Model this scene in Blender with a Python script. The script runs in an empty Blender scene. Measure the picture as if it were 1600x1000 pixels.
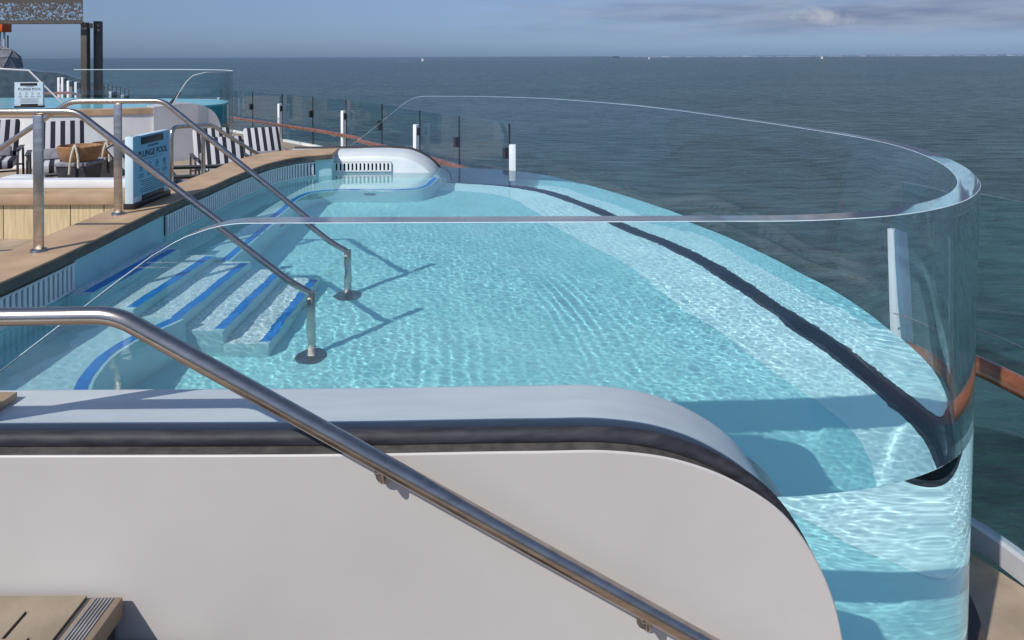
import bpy, bmesh, math, random
import numpy as np
from mathutils import Vector, Matrix
R = math.radians
random.seed(7)
rng = np.random.default_rng(11)
scene = bpy.context.scene
COL = scene.collection

# ------------------------------------------------------------------ camera
cam = bpy.data.cameras.new('camera')
cam.sensor_width = 36.0
cam.lens = 36.0 * 1100 / 1600
cam.shift_y = -412 / 1600
cam.clip_start = 0.05
cam.clip_end = 200000
cam_o = bpy.data.objects.new('camera', cam)
COL.objects.link(cam_o)
cam_o.matrix_world = Matrix.Translation((0, 0, 1.70)) @ Matrix.Rotation(R(90), 4, 'X') @ Matrix.Rotation(-0.0038, 4, 'Z')
scene.camera = cam_o
scene.render.resolution_x = 1024
scene.render.resolution_y = 640

# ------------------------------------------------------------------ sun and sky
SUN_EL = R(44)
SUN_DIR = Vector((0.620, 0.785, 0)) * math.cos(SUN_EL) + Vector((0, 0, -math.sin(SUN_EL)))   # the way the light travels
sun = bpy.data.lights.new('sun', 'SUN')
sun.energy = 4.0
sun.angle = R(0.5)
sun.color = (1.0, 0.955, 0.89)
sun.cycles.is_caustics_light = True
sun_o = bpy.data.objects.new('sun', sun)
COL.objects.link(sun_o)
sun_o.rotation_euler = SUN_DIR.to_track_quat('-Z', 'Y').to_euler()
sun_o.location = (-20, -25, 30)

world = bpy.data.worlds.new('World')
scene.world = world
world.use_nodes = True
wn = world.node_tree
for n in list(wn.nodes):
    wn.nodes.remove(n)


def WN(t, **k):
    n = wn.nodes.new(t)
    for a, b in k.items():
        setattr(n, a, b)
    return n


w_out = WN('ShaderNodeOutputWorld')
w_bg = WN('ShaderNodeBackground')
w_bg.inputs['Strength'].default_value = 0.10
w_sky = WN('ShaderNodeTexSky', sky_type='NISHITA', sun_disc=False)
w_sky.sun_elevation = SUN_EL
w_sky.sun_rotation = math.atan2(-SUN_DIR.x, -SUN_DIR.y)
w_sky.altitude = 60
w_sky.air_density = 1.0
w_sky.dust_density = 0.4
w_sky.ozone_density = 2.0
w_tc = WN('ShaderNodeTexCoord')
w_sep = WN('ShaderNodeSeparateXYZ')
wn.links.new(w_tc.outputs['Generated'], w_sep.inputs[0])
# broad band of cloud, thicker to the right and higher up
w_map = WN('ShaderNodeMapping')
w_map.inputs['Scale'].default_value = (2.2, 2.2, 16.0)
w_map.inputs['Location'].default_value = (0.35, 0.1, 0.4)
wn.links.new(w_tc.outputs['Generated'], w_map.inputs[0])
w_n1 = WN('ShaderNodeTexNoise')
w_n1.inputs['Scale'].default_value = 1.6
w_n1.inputs['Detail'].default_value = 8
w_n1.inputs['Roughness'].default_value = 0.58
wn.links.new(w_map.outputs[0], w_n1.inputs['Vector'])


def wmath(op, a, b=None, clamp=False):
    n = WN('ShaderNodeMath', operation=op)
    n.use_clamp = clamp
    for i, v in enumerate((a, b)):
        if v is None:
            continue
        if isinstance(v, (int, float)):
            n.inputs[i].default_value = v
        else:
            wn.links.new(v, n.inputs[i])
    return n.outputs[0]


side = wmath('MULTIPLY_ADD', w_sep.outputs['X'], 0.7)
side.node.inputs[2].default_value = 0.10
high = wmath('MULTIPLY', w_sep.outputs['Z'], 1.6)
cov = wmath('ADD', wmath('ADD', side, high), w_n1.outputs['Fac'])
cov = wmath('MULTIPLY', wmath('SUBTRACT', cov, 0.62), 2.6, clamp=True)
lift = wmath('MULTIPLY', wmath('SUBTRACT', w_sep.outputs['Z'], 0.018), 45.0, clamp=True)
cov = wmath('MULTIPLY', cov, lift)
topfade = wmath('SUBTRACT', 1.0, wmath('MULTIPLY', wmath('SUBTRACT', w_sep.outputs['Z'], 0.12), 4.0, clamp=True))
cov = wmath('MULTIPLY', wmath('MULTIPLY', cov, topfade), 0.75)
w_n2 = WN('ShaderNodeTexNoise')
w_n2.inputs['Scale'].default_value = 4.5
w_n2.inputs['Detail'].default_value = 7
wn.links.new(w_map.outputs[0], w_n2.inputs['Vector'])
w_r = WN('ShaderNodeValToRGB')
w_r.color_ramp.elements[0].position = 0.36
w_r.color_ramp.elements[0].color = (1.55, 1.85, 2.9, 1)
w_r.color_ramp.elements[1].position = 0.66
w_r.color_ramp.elements[1].color = (3.0, 3.4, 4.3, 1)
wn.links.new(w_n2.outputs['Fac'], w_r.inputs[0])
w_hz = WN('ShaderNodeMixRGB', blend_type='MULTIPLY')      # the clear sky, less milky than the model near the horizon
w_hz.inputs['Fac'].default_value = 1.0
w_el = WN('ShaderNodeValToRGB')       # bluer and deeper towards the horizon than the model gives
e_ = w_el.color_ramp.elements
e_[0].position = 0.0; e_[0].color = (.29, .46, .93, 1)
e_[1].position = .07; e_[1].color = (.50, .58, .88, 1)
n_el = e_.new(.35); n_el.color = (1.25, 1.2, 1.25, 1)
wn.links.new(w_sep.outputs['Z'], w_el.inputs[0])
wn.links.new(w_el.outputs[0], w_hz.inputs['Color2'])
wn.links.new(w_sky.outputs[0], w_hz.inputs['Color1'])
w_mix = WN('ShaderNodeMixRGB')
wn.links.new(cov, w_mix.inputs['Fac'])
wn.links.new(w_hz.outputs[0], w_mix.inputs['Color1'])
wn.links.new(w_r.outputs[0], w_mix.inputs['Color2'])
# one small sunlit cumulus low on the right
w_cu = WN('ShaderNodeMapping', vector_type='POINT')
cu_dir = Vector(((1292 - 800) / 1100, 1.0, (88 - 27) / 1100)).normalized()
w_dx = WN('ShaderNodeVectorMath', operation='SUBTRACT')
w_dx.inputs[1].default_value = cu_dir
wn.links.new(w_tc.outputs['Generated'], w_dx.inputs[0])
w_ds = WN('ShaderNodeVectorMath', operation='MULTIPLY')
w_ds.inputs[1].default_value = (30, 30, 75)
wn.links.new(w_dx.outputs[0], w_ds.inputs[0])
w_dl = WN('ShaderNodeVectorMath', operation='LENGTH')
wn.links.new(w_ds.outputs[0], w_dl.inputs[0])
w_n3 = WN('ShaderNodeTexNoise')
w_n3.inputs['Scale'].default_value = 42
w_n3.inputs['Detail'].default_value = 8
wn.links.new(w_tc.outputs['Generated'], w_n3.inputs['Vector'])
cu = wmath('SUBTRACT', wmath('MULTIPLY_ADD', w_n3.outputs['Fac'], 3.4), w_dl.outputs['Value'])
cu.node.inputs[0].links[0].from_node.inputs[2].default_value = -0.75
cu = wmath('MULTIPLY', cu, 1.3, clamp=True)
cu = wmath('MULTIPLY', cu, 0.62)
w_mix2 = WN('ShaderNodeMixRGB')
w_mix2.inputs['Color2'].default_value = (5.2, 5.4, 6.0, 1)
wn.links.new(cu, w_mix2.inputs['Fac'])
wn.links.new(w_mix.outputs[0], w_mix2.inputs['Color1'])
wn.links.new(w_mix2.outputs[0], w_bg.inputs['Color'])
wn.links.new(w_bg.outputs[0], w_out.inputs[0])

scene.view_settings.view_transform = 'Standard'
scene.view_settings.look = 'None'
scene.view_settings.exposure = 0
scene.view_settings.gamma = 1
scene.cycles.use_denoising = True
scene.cycles.max_bounces = 20
scene.cycles.transmission_bounces = 18
scene.cycles.glossy_bounces = 8
scene.cycles.diffuse_bounces = 4
scene.cycles.transparent_max_bounces = 16
scene.cycles.caustics_reflective = True
scene.cycles.caustics_refractive = True
scene.cycles.sample_clamp_indirect = 5
scene.cycles.blur_glossy = 0.5

# ------------------------------------------------------------------ materials
def principled(name, col, rough=0.5, metal=0.0, spec=0.5, coat=0.0):
    m = bpy.data.materials.new(name)
    m.use_nodes = True
    b = m.node_tree.nodes['Principled BSDF']
    b.inputs['Base Color'].default_value = (*col, 1)
    b.inputs['Roughness'].default_value = rough
    b.inputs['Metallic'].default_value = metal
    b.inputs['Specular IOR Level'].default_value = spec
    b.inputs['Coat Weight'].default_value = coat
    return m


def vary(m, c1, c2, scale=3.0, stretch=(1, 1, 1), detail=6, bump=0.0, bscale=None, lo=0.35, hi=0.65, bdist=0.01):
    """colour mottling between c1 and c2 from noise, plus an optional bump"""
    nt = m.node_tree
    b = nt.nodes['Principled BSDF']
    tc = nt.nodes.new('ShaderNodeTexCoord')
    mp = nt.nodes.new('ShaderNodeMapping')
    mp.inputs['Scale'].default_value = stretch
    nt.links.new(tc.outputs['Object'], mp.inputs[0])
    nz = nt.nodes.new('ShaderNodeTexNoise')
    nz.inputs['Scale'].default_value = scale
    nz.inputs['Detail'].default_value = detail
    nt.links.new(mp.outputs[0], nz.inputs['Vector'])
    r = nt.nodes.new('ShaderNodeValToRGB')
    r.color_ramp.elements[0].position = lo
    r.color_ramp.elements[1].position = hi
    r.color_ramp.elements[0].color = (*c1, 1)
    r.color_ramp.elements[1].color = (*c2, 1)
    nt.links.new(nz.outputs['Fac'], r.inputs[0])
    nt.links.new(r.outputs[0], b.inputs['Base Color'])
    if bump:
        n2 = nt.nodes.new('ShaderNodeTexNoise')
        n2.inputs['Scale'].default_value = bscale or scale * 5
        n2.inputs['Detail'].default_value = 4
        nt.links.new(mp.outputs[0], n2.inputs['Vector'])
        bp = nt.nodes.new('ShaderNodeBump')
        bp.inputs['Strength'].default_value = bump
        bp.inputs['Distance'].default_value = bdist
        nt.links.new(n2.outputs['Fac'], bp.inputs['Height'])
        nt.links.new(bp.outputs[0], b.inputs['Normal'])
    return m


M = {}
M['white_wall'] = vary(principled('white_wall', (.7, .68, .67), 0.45), (.485, .462, .44), (.53, .502, .482), 1.3, bump=.05, bscale=2.0, bdist=.03)
M['shell'] = vary(principled('shell', (.6, .68, .72), 0.4), (.515, .555, .57), (.575, .61, .62), 2.4, (1, 6, 6), bump=.06, bscale=5)
M['shell_far'] = vary(principled('shell_far', (.74, .78, .80), 0.35), (.60, .655, .67), (.66, .70, .71), 3.0)
M['floor'] = vary(principled('pool_floor_paint', (.3, .58, .64), 0.5), (.35, .745, .765), (.40, .79, .805), 1.6)
M['cove'] = vary(principled('cove_paint', (.6, .85, .87), 0.45), (.62, .90, .90), (.70, .94, .94), 2.5)
M['step'] = vary(principled('step_shell', (.5, .72, .76), 0.45), (.42, .68, .72), (.49, .74, .77), 3.0)
M['caustic_speckle'] = vary(principled('tread_caustic_speckle', (.6, .8, .82), .6), (.42, .62, .66), (.86, .93, .93), 70, detail=3, lo=.40, hi=.60, bump=.3, bscale=120)  # pale sandy tread with the speckle of rippled light painted in
M['blue'] = vary(principled('blue_nosing', (.01, .22, .60), 0.4), (.004, .19, .58), (.008, .24, .66), 6)
M['rubber'] = vary(principled('black_rubber', (.03, .03, .035), 0.6, spec=.3), (.022, .022, .028), (.045, .045, .055), 9, (1, 4, 4), bump=.15, bscale=14)
M['sealant'] = vary(principled('dark_sealant', (.07, .065, .06), 0.75), (.05, .046, .042), (.095, .088, .078), 16, bump=.3, bscale=40)
M['steel'] = vary(principled('brushed_steel', (.5, .46, .43), 0.24, 1.0), (.42, .365, .325), (.54, .48, .43), 5, (1, 8, 8), bump=.03, bscale=60)
M['steel_dark'] = vary(principled('steel_plate', (.3, .3, .3), 0.35, 1.0), (.2, .2, .2), (.34, .34, .34), 12)
M['cap'] = vary(principled('tan_composite', (.40, .29, .20), 0.6), (.39, .26, .15), (.51, .35, .215), 3.5, bump=.12, bscale=60)
M['tread'] = vary(principled('brown_composite', (.27, .21, .15), .6), (.235, .185, .13), (.33, .265, .19), 4, bump=.12, bscale=60)
M['coping_shade'] = vary(principled('coping_shade', (.13, .10, .08), 0.7), (.11, .085, .07), (.16, .125, .10), 8)
M['white'] = vary(principled('white_paint', (.78, .78, .78), 0.35), (.74, .745, .75), (.81, .81, .81), 5)
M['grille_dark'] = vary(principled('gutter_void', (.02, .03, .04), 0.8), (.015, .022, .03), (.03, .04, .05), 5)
M['wood'] = principled('pale_wood_planks', (.55, .42, .24), 0.6)
M['teak'] = vary(principled('varnished_teak', (.20, .07, .03), 0.25, coat=.5), (.15, .045, .018), (.27, .10, .042), 6, (1, 1, 1), bump=.05)
M['deck'] = vary(principled('tan_deck', (.34, .27, .2), 0.7), (.29, .225, .165), (.40, .315, .235), 4, bump=.15, bscale=50)
M['dark'] = vary(principled('charcoal_frame', (.05, .05, .055), 0.5), (.035, .035, .04), (.065, .065, .07), 8)
M['brown_dark'] = vary(principled('dark_bronze', (.06, .045, .04), 0.5), (.045, .034, .03), (.08, .062, .052), 6)
M['grey'] = vary(principled('grey_fabric', (.22, .22, .24), 0.9), (.18, .18, .2), (.27, .27, .29), 12)
M['wicker'] = vary(principled('woven_wicker', (.33, .17, .08), 0.8), (.22, .10, .045), (.46, .26, .13), 34, (1, 1, 3), bump=.6, bscale=40)
M['rope'] = vary(principled('cream_rope', (.62, .57, .46), 0.9), (.52, .47, .37), (.70, .65, .54), 30)
M['black'] = vary(principled('black_plastic', (.012, .012, .014), 0.4), (.010, .010, .012), (.018, .018, .02), 12)
M['ink'] = principled('dark_ink', (.02, .035, .06), 0.6)
M['sign'] = vary(principled('sign_board', (.56, .70, .78), 0.4), (.54, .68, .765), (.60, .74, .81), 3)
M['sign_face_shade'] = vary(principled('shaded_sign_face', (.2, .42, .56), 0.45), (.20, .42, .56), (.23, .46, .60), 3)  # board front darkened and blued: its shade is put into the colour
M['orange'] = vary(principled('orange_paint', (.65, .09, .01), 0.5), (.58, .075, .01), (.70, .11, .015), 3)
M['hull'] = vary(principled('ship_paint', (.5, .5, .52), 0.5), (.42, .43, .46), (.55, .56, .58), 1)
M['navy'] = vary(principled('dark_ship_glass', (.03, .05, .07), 0.25), (.022, .038, .055), (.06, .085, .105), 0.8, (1, 1, 4))
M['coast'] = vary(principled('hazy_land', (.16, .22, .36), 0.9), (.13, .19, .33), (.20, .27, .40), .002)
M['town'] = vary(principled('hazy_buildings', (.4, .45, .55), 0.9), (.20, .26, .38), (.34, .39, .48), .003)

# planks: thin dark gaps across local x
def plank_mat(m, every, axis='X', gap=.03, c1=(.50, .38, .21), c2=(.66, .53, .33), dark=(.06, .045, .03)):
    nt = m.node_tree
    b = nt.nodes['Principled BSDF']
    tc = nt.nodes.new('ShaderNodeTexCoord')
    sp = nt.nodes.new('ShaderNodeSeparateXYZ')
    nt.links.new(tc.outputs['Object'], sp.inputs[0])
    d = nt.nodes.new('ShaderNodeMath'); d.operation = 'DIVIDE'; d.inputs[1].default_value = every
    nt.links.new(sp.outputs[axis], d.inputs[0])
    fr = nt.nodes.new('ShaderNodeMath'); fr.operation = 'FRACT'
    nt.links.new(d.outputs[0], fr.inputs[0])
    lt = nt.nodes.new('ShaderNodeMath'); lt.operation = 'LESS_THAN'; lt.inputs[1].default_value = gap
    nt.links.new(fr.outputs[0], lt.inputs[0])
    mp = nt.nodes.new('ShaderNodeMapping')
    mp.inputs['Scale'].default_value = (14, 14, 1.2) if axis == 'X' else (1.5, 14, 14)
    nt.links.new(tc.outputs['Object'], mp.inputs[0])
    nz = nt.nodes.new('ShaderNodeTexNoise'); nz.inputs['Scale'].default_value = 3; nz.inputs['Detail'].default_value = 7
    nt.links.new(mp.outputs[0], nz.inputs['Vector'])
    r = nt.nodes.new('ShaderNodeValToRGB')
    r.color_ramp.elements[0].position = .35; r.color_ramp.elements[1].position = .68
    r.color_ramp.elements[0].color = (*c1, 1); r.color_ramp.elements[1].color = (*c2, 1)
    nt.links.new(nz.outputs['Fac'], r.inputs[0])
    mx = nt.nodes.new('ShaderNodeMixRGB'); mx.inputs['Color2'].default_value = (*dark, 1)
    nt.links.new(lt.outputs[0], mx.inputs['Fac'])
    nt.links.new(r.outputs[0], mx.inputs['Color1'])
    nt.links.new(mx.outputs[0], b.inputs['Base Color'])
    return m


plank_mat(M['wood'], .34)
M['deck_planks'] = plank_mat(principled('deck_planks', (.3, .24, .18), .7), .14, 'X', .06, (.30, .225, .16), (.42, .33, .24))

# striped cushions: stripes run along local x
def stripe_mat(name, period, axis='Y', duty=.5):
    m = principled(name, (.5, .5, .5), .9)
    nt = m.node_tree
    tc = nt.nodes.new('ShaderNodeTexCoord')
    sp = nt.nodes.new('ShaderNodeSeparateXYZ')
    nt.links.new(tc.outputs['Object'], sp.inputs[0])
    d = nt.nodes.new('ShaderNodeMath'); d.operation = 'DIVIDE'; d.inputs[1].default_value = period
    nt.links.new(sp.outputs[axis], d.inputs[0])
    fr = nt.nodes.new('ShaderNodeMath'); fr.operation = 'FRACT'
    nt.links.new(d.outputs[0], fr.inputs[0])
    lt = nt.nodes.new('ShaderNodeMath'); lt.operation = 'LESS_THAN'; lt.inputs[1].default_value = duty
    nt.links.new(fr.outputs[0], lt.inputs[0])
    mx = nt.nodes.new('ShaderNodeMixRGB')
    mx.inputs['Color1'].default_value = (.52, .52, .53, 1)
    mx.inputs['Color2'].default_value = (.012, .014, .025, 1)
    nt.links.new(lt.outputs[0], mx.inputs['Fac'])
    nt.links.new(mx.outputs[0], nt.nodes['Principled BSDF'].inputs['Base Color'])
    return m


M['stripe'] = stripe_mat('black_white_stripes', .13)
M['stripe_thin'] = stripe_mat('thin_black_white_stripes', .05, 'Y', .6)


def glass_mat(name, ior, col=(1, 1, 1)):
    m = bpy.data.materials.new(name)
    m.use_nodes = True
    nt = m.node_tree
    nt.nodes.clear()
    o = nt.nodes.new('ShaderNodeOutputMaterial')
    g = nt.nodes.new('ShaderNodeBsdfGlass')
    g.inputs['IOR'].default_value = ior
    g.inputs['Roughness'].default_value = 0
    g.inputs['Color'].default_value = (*col, 1)
    nt.links.new(g.outputs[0], o.inputs[0])
    return m
M['acrylic'] = glass_mat('clear_acrylic', 1.32, (.985, .996, .998))
M['arris'] = vary(principled('arris_glint', (.7, .8, .83), .5), (.42, .54, .60), (.56, .68, .73), 8)  # pale diffuse colour stands in for sun glinting off the edge
M['cut_edge'] = glass_mat('polished_cut_edge', 1.49, (.90, .91, .93)); M['cut_edge'].node_tree.nodes['Glass BSDF'].inputs['Roughness'].default_value = .10
M['wet_face'] = glass_mat('acrylic_against_water', 1.32 / 1.333, (.985, .996, .998))
M['water'] = glass_mat('pool_water', 1.333, (.93, .996, 1.0))


def pane_mat(name, tint, k=1.0):
    m = bpy.data.materials.new(name)
    m.use_nodes = True
    nt = m.node_tree
    nt.nodes.clear()
    o = nt.nodes.new('ShaderNodeOutputMaterial')
    t = nt.nodes.new('ShaderNodeBsdfTransparent')
    t.inputs[0].default_value = (*tint, 1)
    g = nt.nodes.new('ShaderNodeBsdfGlossy')
    g.inputs['Roughness'].default_value = 0.02
    f = nt.nodes.new('ShaderNodeFresnel')      # the pane's back faces see the same index, so that it never mirrors from inside
    ge = nt.nodes.new('ShaderNodeNewGeometry')
    mr = nt.nodes.new('ShaderNodeMapRange')
    mr.inputs['To Min'].default_value = 1.45
    mr.inputs['To Max'].default_value = 1 / 1.45
    nt.links.new(ge.outputs['Backfacing'], mr.inputs['Value'])
    nt.links.new(mr.outputs[0], f.inputs['IOR'])
    mx = nt.nodes.new('ShaderNodeMixShader')
    nt.links.new(f.outputs[0], mx.inputs[0])
    nt.links.new(t.outputs[0], mx.inputs[1])
    nt.links.new(g.outputs[0], mx.inputs[2])
    nt.links.new(mx.outputs[0], o.inputs[0])
    return m


M['far_water'] = vary(principled('far_pool_water', (.2, .6, .66), .12), (.17, .56, .62), (.30, .72, .76), 3.5, bump=.15, bscale=9)
M['pane'] = pane_mat('tinted_pane', (.90, .955, .96))
M['pane_clear'] = pane_mat('clear_pane', (.93, .97, .975))
M['pane_teal'] = pane_mat('teal_pane', (.45, .80, .82))

# sea
m = principled('sea_water', (.02, .05, .058), 0.22, spec=.33)
nt = m.node_tree
b = nt.nodes['Principled BSDF']
b.inputs['IOR'].default_value = 1.33
tc = nt.nodes.new('ShaderNodeTexCoord')
hs = []
for sc, st, dist in ((.30, (1.0, 2.4, 1), 1.1), (.055, (1, 2.8, 1), 2.8), (1.3, (1, 1.8, 1), .16), (.004, (1, 2.0, 1), 2.0)):
    mp = nt.nodes.new('ShaderNodeMapping')
    mp.inputs['Scale'].default_value = st
    mp.inputs['Rotation'].default_value = (0, 0, R(12))
    nt.links.new(tc.outputs['Object'], mp.inputs[0])
    nz = nt.nodes.new('ShaderNodeTexNoise')
    nz.inputs['Scale'].default_value = sc
    nz.inputs['Detail'].default_value = 6
    nt.links.new(mp.outputs[0], nz.inputs['Vector'])
    ml = nt.nodes.new('ShaderNodeMath'); ml.operation = 'MULTIPLY'; ml.inputs[1].default_value = dist
    nt.links.new(nz.outputs['Fac'], ml.inputs[0])
    hs.append((ml.outputs[0], nz.outputs['Fac']))
acc = hs[0][0]
for h, _ in hs[1:3]:
    ad = nt.nodes.new('ShaderNodeMath'); ad.operation = 'ADD'
    nt.links.new(acc, ad.inputs[0]); nt.links.new(h, ad.inputs[1])
    acc = ad.outputs[0]
bp = nt.nodes.new('ShaderNodeBump')
bp.inputs['Strength'].default_value = 1.0
bp.inputs['Distance'].default_value = 1.25
nt.links.new(acc, bp.inputs['Height'])
nt.links.new(bp.outputs[0], b.inputs['Normal'])
rp = nt.nodes.new('ShaderNodeValToRGB')
rp.color_ramp.elements[0].position = .40; rp.color_ramp.elements[0].color = (.017, .044, .043, 1)
rp.color_ramp.elements[1].position = .62; rp.color_ramp.elements[1].color = (.026, .060, .057, 1)
nt.links.new(hs[3][1], rp.inputs[0])
mpw = nt.nodes.new('ShaderNodeMapping'); mpw.inputs['Scale'].default_value = (1, 3.2, 1)
nt.links.new(tc.outputs['Object'], mpw.inputs[0])
wv = nt.nodes.new('ShaderNodeTexNoise'); wv.inputs['Scale'].default_value = .05; wv.inputs['Detail'].default_value = 9; wv.inputs['Roughness'].default_value = .68
nt.links.new(mpw.outputs[0], wv.inputs['Vector'])
wr = nt.nodes.new('ShaderNodeValToRGB')
wr.color_ramp.elements[0].position = .36; wr.color_ramp.elements[0].color = (.62, .60, .58, 1)
wr.color_ramp.elements[1].position = .66; wr.color_ramp.elements[1].color = (1.75, 1.68, 1.62, 1)
nt.links.new(wv.outputs['Fac'], wr.inputs[0])
mw = nt.nodes.new('ShaderNodeMixRGB'); mw.blend_type = 'MULTIPLY'; mw.inputs['Fac'].default_value = 1  # light and dark of unresolved wave slopes put into the base colour
nt.links.new(rp.outputs[0], mw.inputs['Color1']); nt.links.new(wr.outputs[0], mw.inputs['Color2'])
nt.links.new(mw.outputs[0], b.inputs['Base Color'])
rg = nt.nodes.new('ShaderNodeMapRange'); rg.inputs['From Min'].default_value = .35; rg.inputs['From Max'].default_value = .65
rg.inputs['To Min'].default_value = .32; rg.inputs['To Max'].default_value = .16
nt.links.new(wv.outputs['Fac'], rg.inputs['Value']); nt.links.new(rg.outputs[0], b.inputs['Roughness'])
M['sea'] = m

# perforated shade cloth: irregular openings cut right through
m = principled('perforated_shade', (.075, .062, .055), .85)
nt = m.node_tree
b = nt.nodes['Principled BSDF']
o = nt.nodes['Material Output']
tc = nt.nodes.new('ShaderNodeTexCoord')
nz = nt.nodes.new('ShaderNodeTexNoise'); nz.inputs['Scale'].default_value = 13; nz.inputs['Detail'].default_value = 1.0
nz.inputs['Distortion'].default_value = 1.2
nt.links.new(tc.outputs['Object'], nz.inputs['Vector'])
gt = nt.nodes.new('ShaderNodeMath'); gt.operation = 'GREATER_THAN'; gt.inputs[1].default_value = .53
nt.links.new(nz.outputs['Fac'], gt.inputs[0])
sp = nt.nodes.new('ShaderNodeSeparateXYZ'); nt.links.new(tc.outputs['Object'], sp.inputs[0])
lt = nt.nodes.new('ShaderNodeMath'); lt.operation = 'LESS_THAN'; lt.inputs[1].default_value = .62
nt.links.new(sp.outputs['Z'], lt.inputs[0])
gz = nt.nodes.new('ShaderNodeMath'); gz.operation = 'GREATER_THAN'; gz.inputs[1].default_value = .06
nt.links.new(sp.outputs['Z'], gz.inputs[0])
m1 = nt.nodes.new('ShaderNodeMath'); m1.operation = 'MULTIPLY'; nt.links.new(gt.outputs[0], m1.inputs[0]); nt.links.new(lt.outputs[0], m1.inputs[1])
m2 = nt.nodes.new('ShaderNodeMath'); m2.operation = 'MULTIPLY'; nt.links.new(m1.outputs[0], m2.inputs[0]); nt.links.new(gz.outputs[0], m2.inputs[1])
tr = nt.nodes.new('ShaderNodeBsdfTransparent')
mx = nt.nodes.new('ShaderNodeMixShader')
nt.links.new(m2.outputs[0], mx.inputs[0]); nt.links.new(b.outputs[0], mx.inputs[1]); nt.links.new(tr.outputs[0], mx.inputs[2])
nt.links.new(mx.outputs[0], o.inputs[0])
M['shade'] = m

# ------------------------------------------------------------------ helpers
def link_mesh(name, bm, mat, parent=None, smooth=True, receiver=True, angle=35, recalc=True):
    if recalc:
        bmesh.ops.recalc_face_normals(bm, faces=bm.faces[:])
    me = bpy.data.meshes.new(name)
    bm.to_mesh(me)
    bm.free()
    o = bpy.data.objects.new(name, me)
    COL.objects.link(o)
    me.materials.append(M[mat] if isinstance(mat, str) else mat)
    if smooth:
        me.polygons.foreach_set('use_smooth', [True] * len(me.polygons))
        me.set_sharp_from_angle(angle=R(angle))
    if parent:
        o.parent = parent
    if receiver:
        o.cycles.is_caustics_receiver = True
    return o


def empty(name, loc=(0, 0, 0)):
    o = bpy.data.objects.new(name, None)
    COL.objects.link(o)
    o.location = loc
    o.empty_display_size = .1
    return o


def tag(o, label=None, cat=None, group=None, kind=None):
    if label: o['label'] = label
    if cat: o['category'] = cat
    if group: o['group'] = group
    if kind: o['kind'] = kind
    return o


def box(bm, x0, x1, y0, y1, z0, z1, bevel=0.0, seg=2):
    r = bmesh.ops.create_cube(bm, size=1)
    vs = r['verts']
    for v in vs:
        v.co = Vector(((x0 + x1) / 2 + v.co.x * (x1 - x0), (y0 + y1) / 2 + v.co.y * (y1 - y0), (z0 + z1) / 2 + v.co.z * (z1 - z0)))
    if bevel:
        es = list({e for v in vs for e in v.link_edges})
        r2 = bmesh.ops.bevel(bm, geom=es, offset=bevel, segments=seg, profile=.5, affect='EDGES')
        return list({v for f in r2['faces'] for v in f.verts} | {v for v in vs if v.is_valid})
    return vs


def obox(name, mat, parent, *a, bevel=0.0, **k):
    bm = bmesh.new()
    box(bm, *a, bevel=bevel)
    return link_mesh(name, bm, mat, parent, **k)


def tube(bm, pts, r, seg=16, cap=True, flat=1.0):
    """round bar along pts"""
    pts = [Vector(p) for p in pts]
    rings = []
    n = len(pts)
    up = None
    for i, p in enumerate(pts):
        d = (pts[min(i + 1, n - 1)] - pts[max(i - 1, 0)]).normalized()
        if up is None:
            up = Vector((0, 0, 1)) if abs(d.z) < .9 else Vector((0, 1, 0))
        a = d.cross(up).normalized()
        bv = a.cross(d).normalized()
        up = bv
        # mitre
        k = 1.0
        if 0 < i < n - 1:
            c = (pts[i + 1] - p).normalized().dot((p - pts[i - 1]).normalized())
            k = 1.0
        rr = r[i] if isinstance(r, (list, tuple)) else r
        rings.append([bm.verts.new(p + a * math.cos(t) * rr * k + bv * math.sin(t) * rr * flat) for t in [2 * math.pi * j / seg for j in range(seg)]])
    for i in range(n - 1):
        for j in range(seg):
            bm.faces.new((rings[i][j], rings[i][(j + 1) % seg], rings[i + 1][(j + 1) % seg], rings[i + 1][j]))
    if cap:
        bm.faces.new(rings[0][::-1])
        bm.faces.new(rings[-1])


def otube(name, mat, parent, pts, r, seg=16, **k):
    bm = bmesh.new()
    tube(bm, pts, r, seg)
    return link_mesh(name, bm, mat, parent, **k)


def bend(pts, rad=.08, n=6):
    """rounds the corners of a polyline"""
    pts = [Vector(p) for p in pts]
    out = [pts[0]]
    for i in range(1, len(pts) - 1):
        a, b_, c = pts[i - 1], pts[i], pts[i + 1]
        d1 = (a - b_); d2 = (c - b_)
        q = min(rad, d1.length * .45, d2.length * .45)
        p1 = b_ + d1.normalized() * q
        p2 = b_ + d2.normalized() * q
        for k in range(n + 1):
            t = k / n
            out.append(p1 * (1 - t) ** 2 + b_ * 2 * t * (1 - t) + p2 * t * t)
    out.append(pts[-1])
    return out


def catmull(P, step=.03):
    P = [np.array(p, float) for p in P]
    Q = [2 * P[0] - P[1]] + P + [2 * P[-1] - P[-2]]
    out = []
    for i in range(1, len(Q) - 2):
        p0, p1, p2, p3 = Q[i - 1:i + 3]
        n = max(2, int(math.ceil(np.linalg.norm((p2 - p1)[:2]) / step)))
        # centripetal-like tangents keep uneven spacing smooth
        l0, l1, l2 = (max(np.linalg.norm((b_ - a)[:2]), 1e-6) for a, b_ in ((p0, p1), (p1, p2), (p2, p3)))
        m1 = ((p1 - p0) / l0 * l1 + (p2 - p1) / l1 * l0) / (l0 + l1) * l1
        m2 = ((p2 - p1) / l1 * l2 + (p3 - p2) / l2 * l1) / (l1 + l2) * l1
        for k in range(n):
            t = k / n
            out.append((2 * t**3 - 3 * t**2 + 1) * p1 + (t**3 - 2 * t**2 + t) * m1 + (-2 * t**3 + 3 * t**2) * p2 + (t**3 - t**2) * m2)
    out.append(P[-1])
    return np.array(out)


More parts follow.
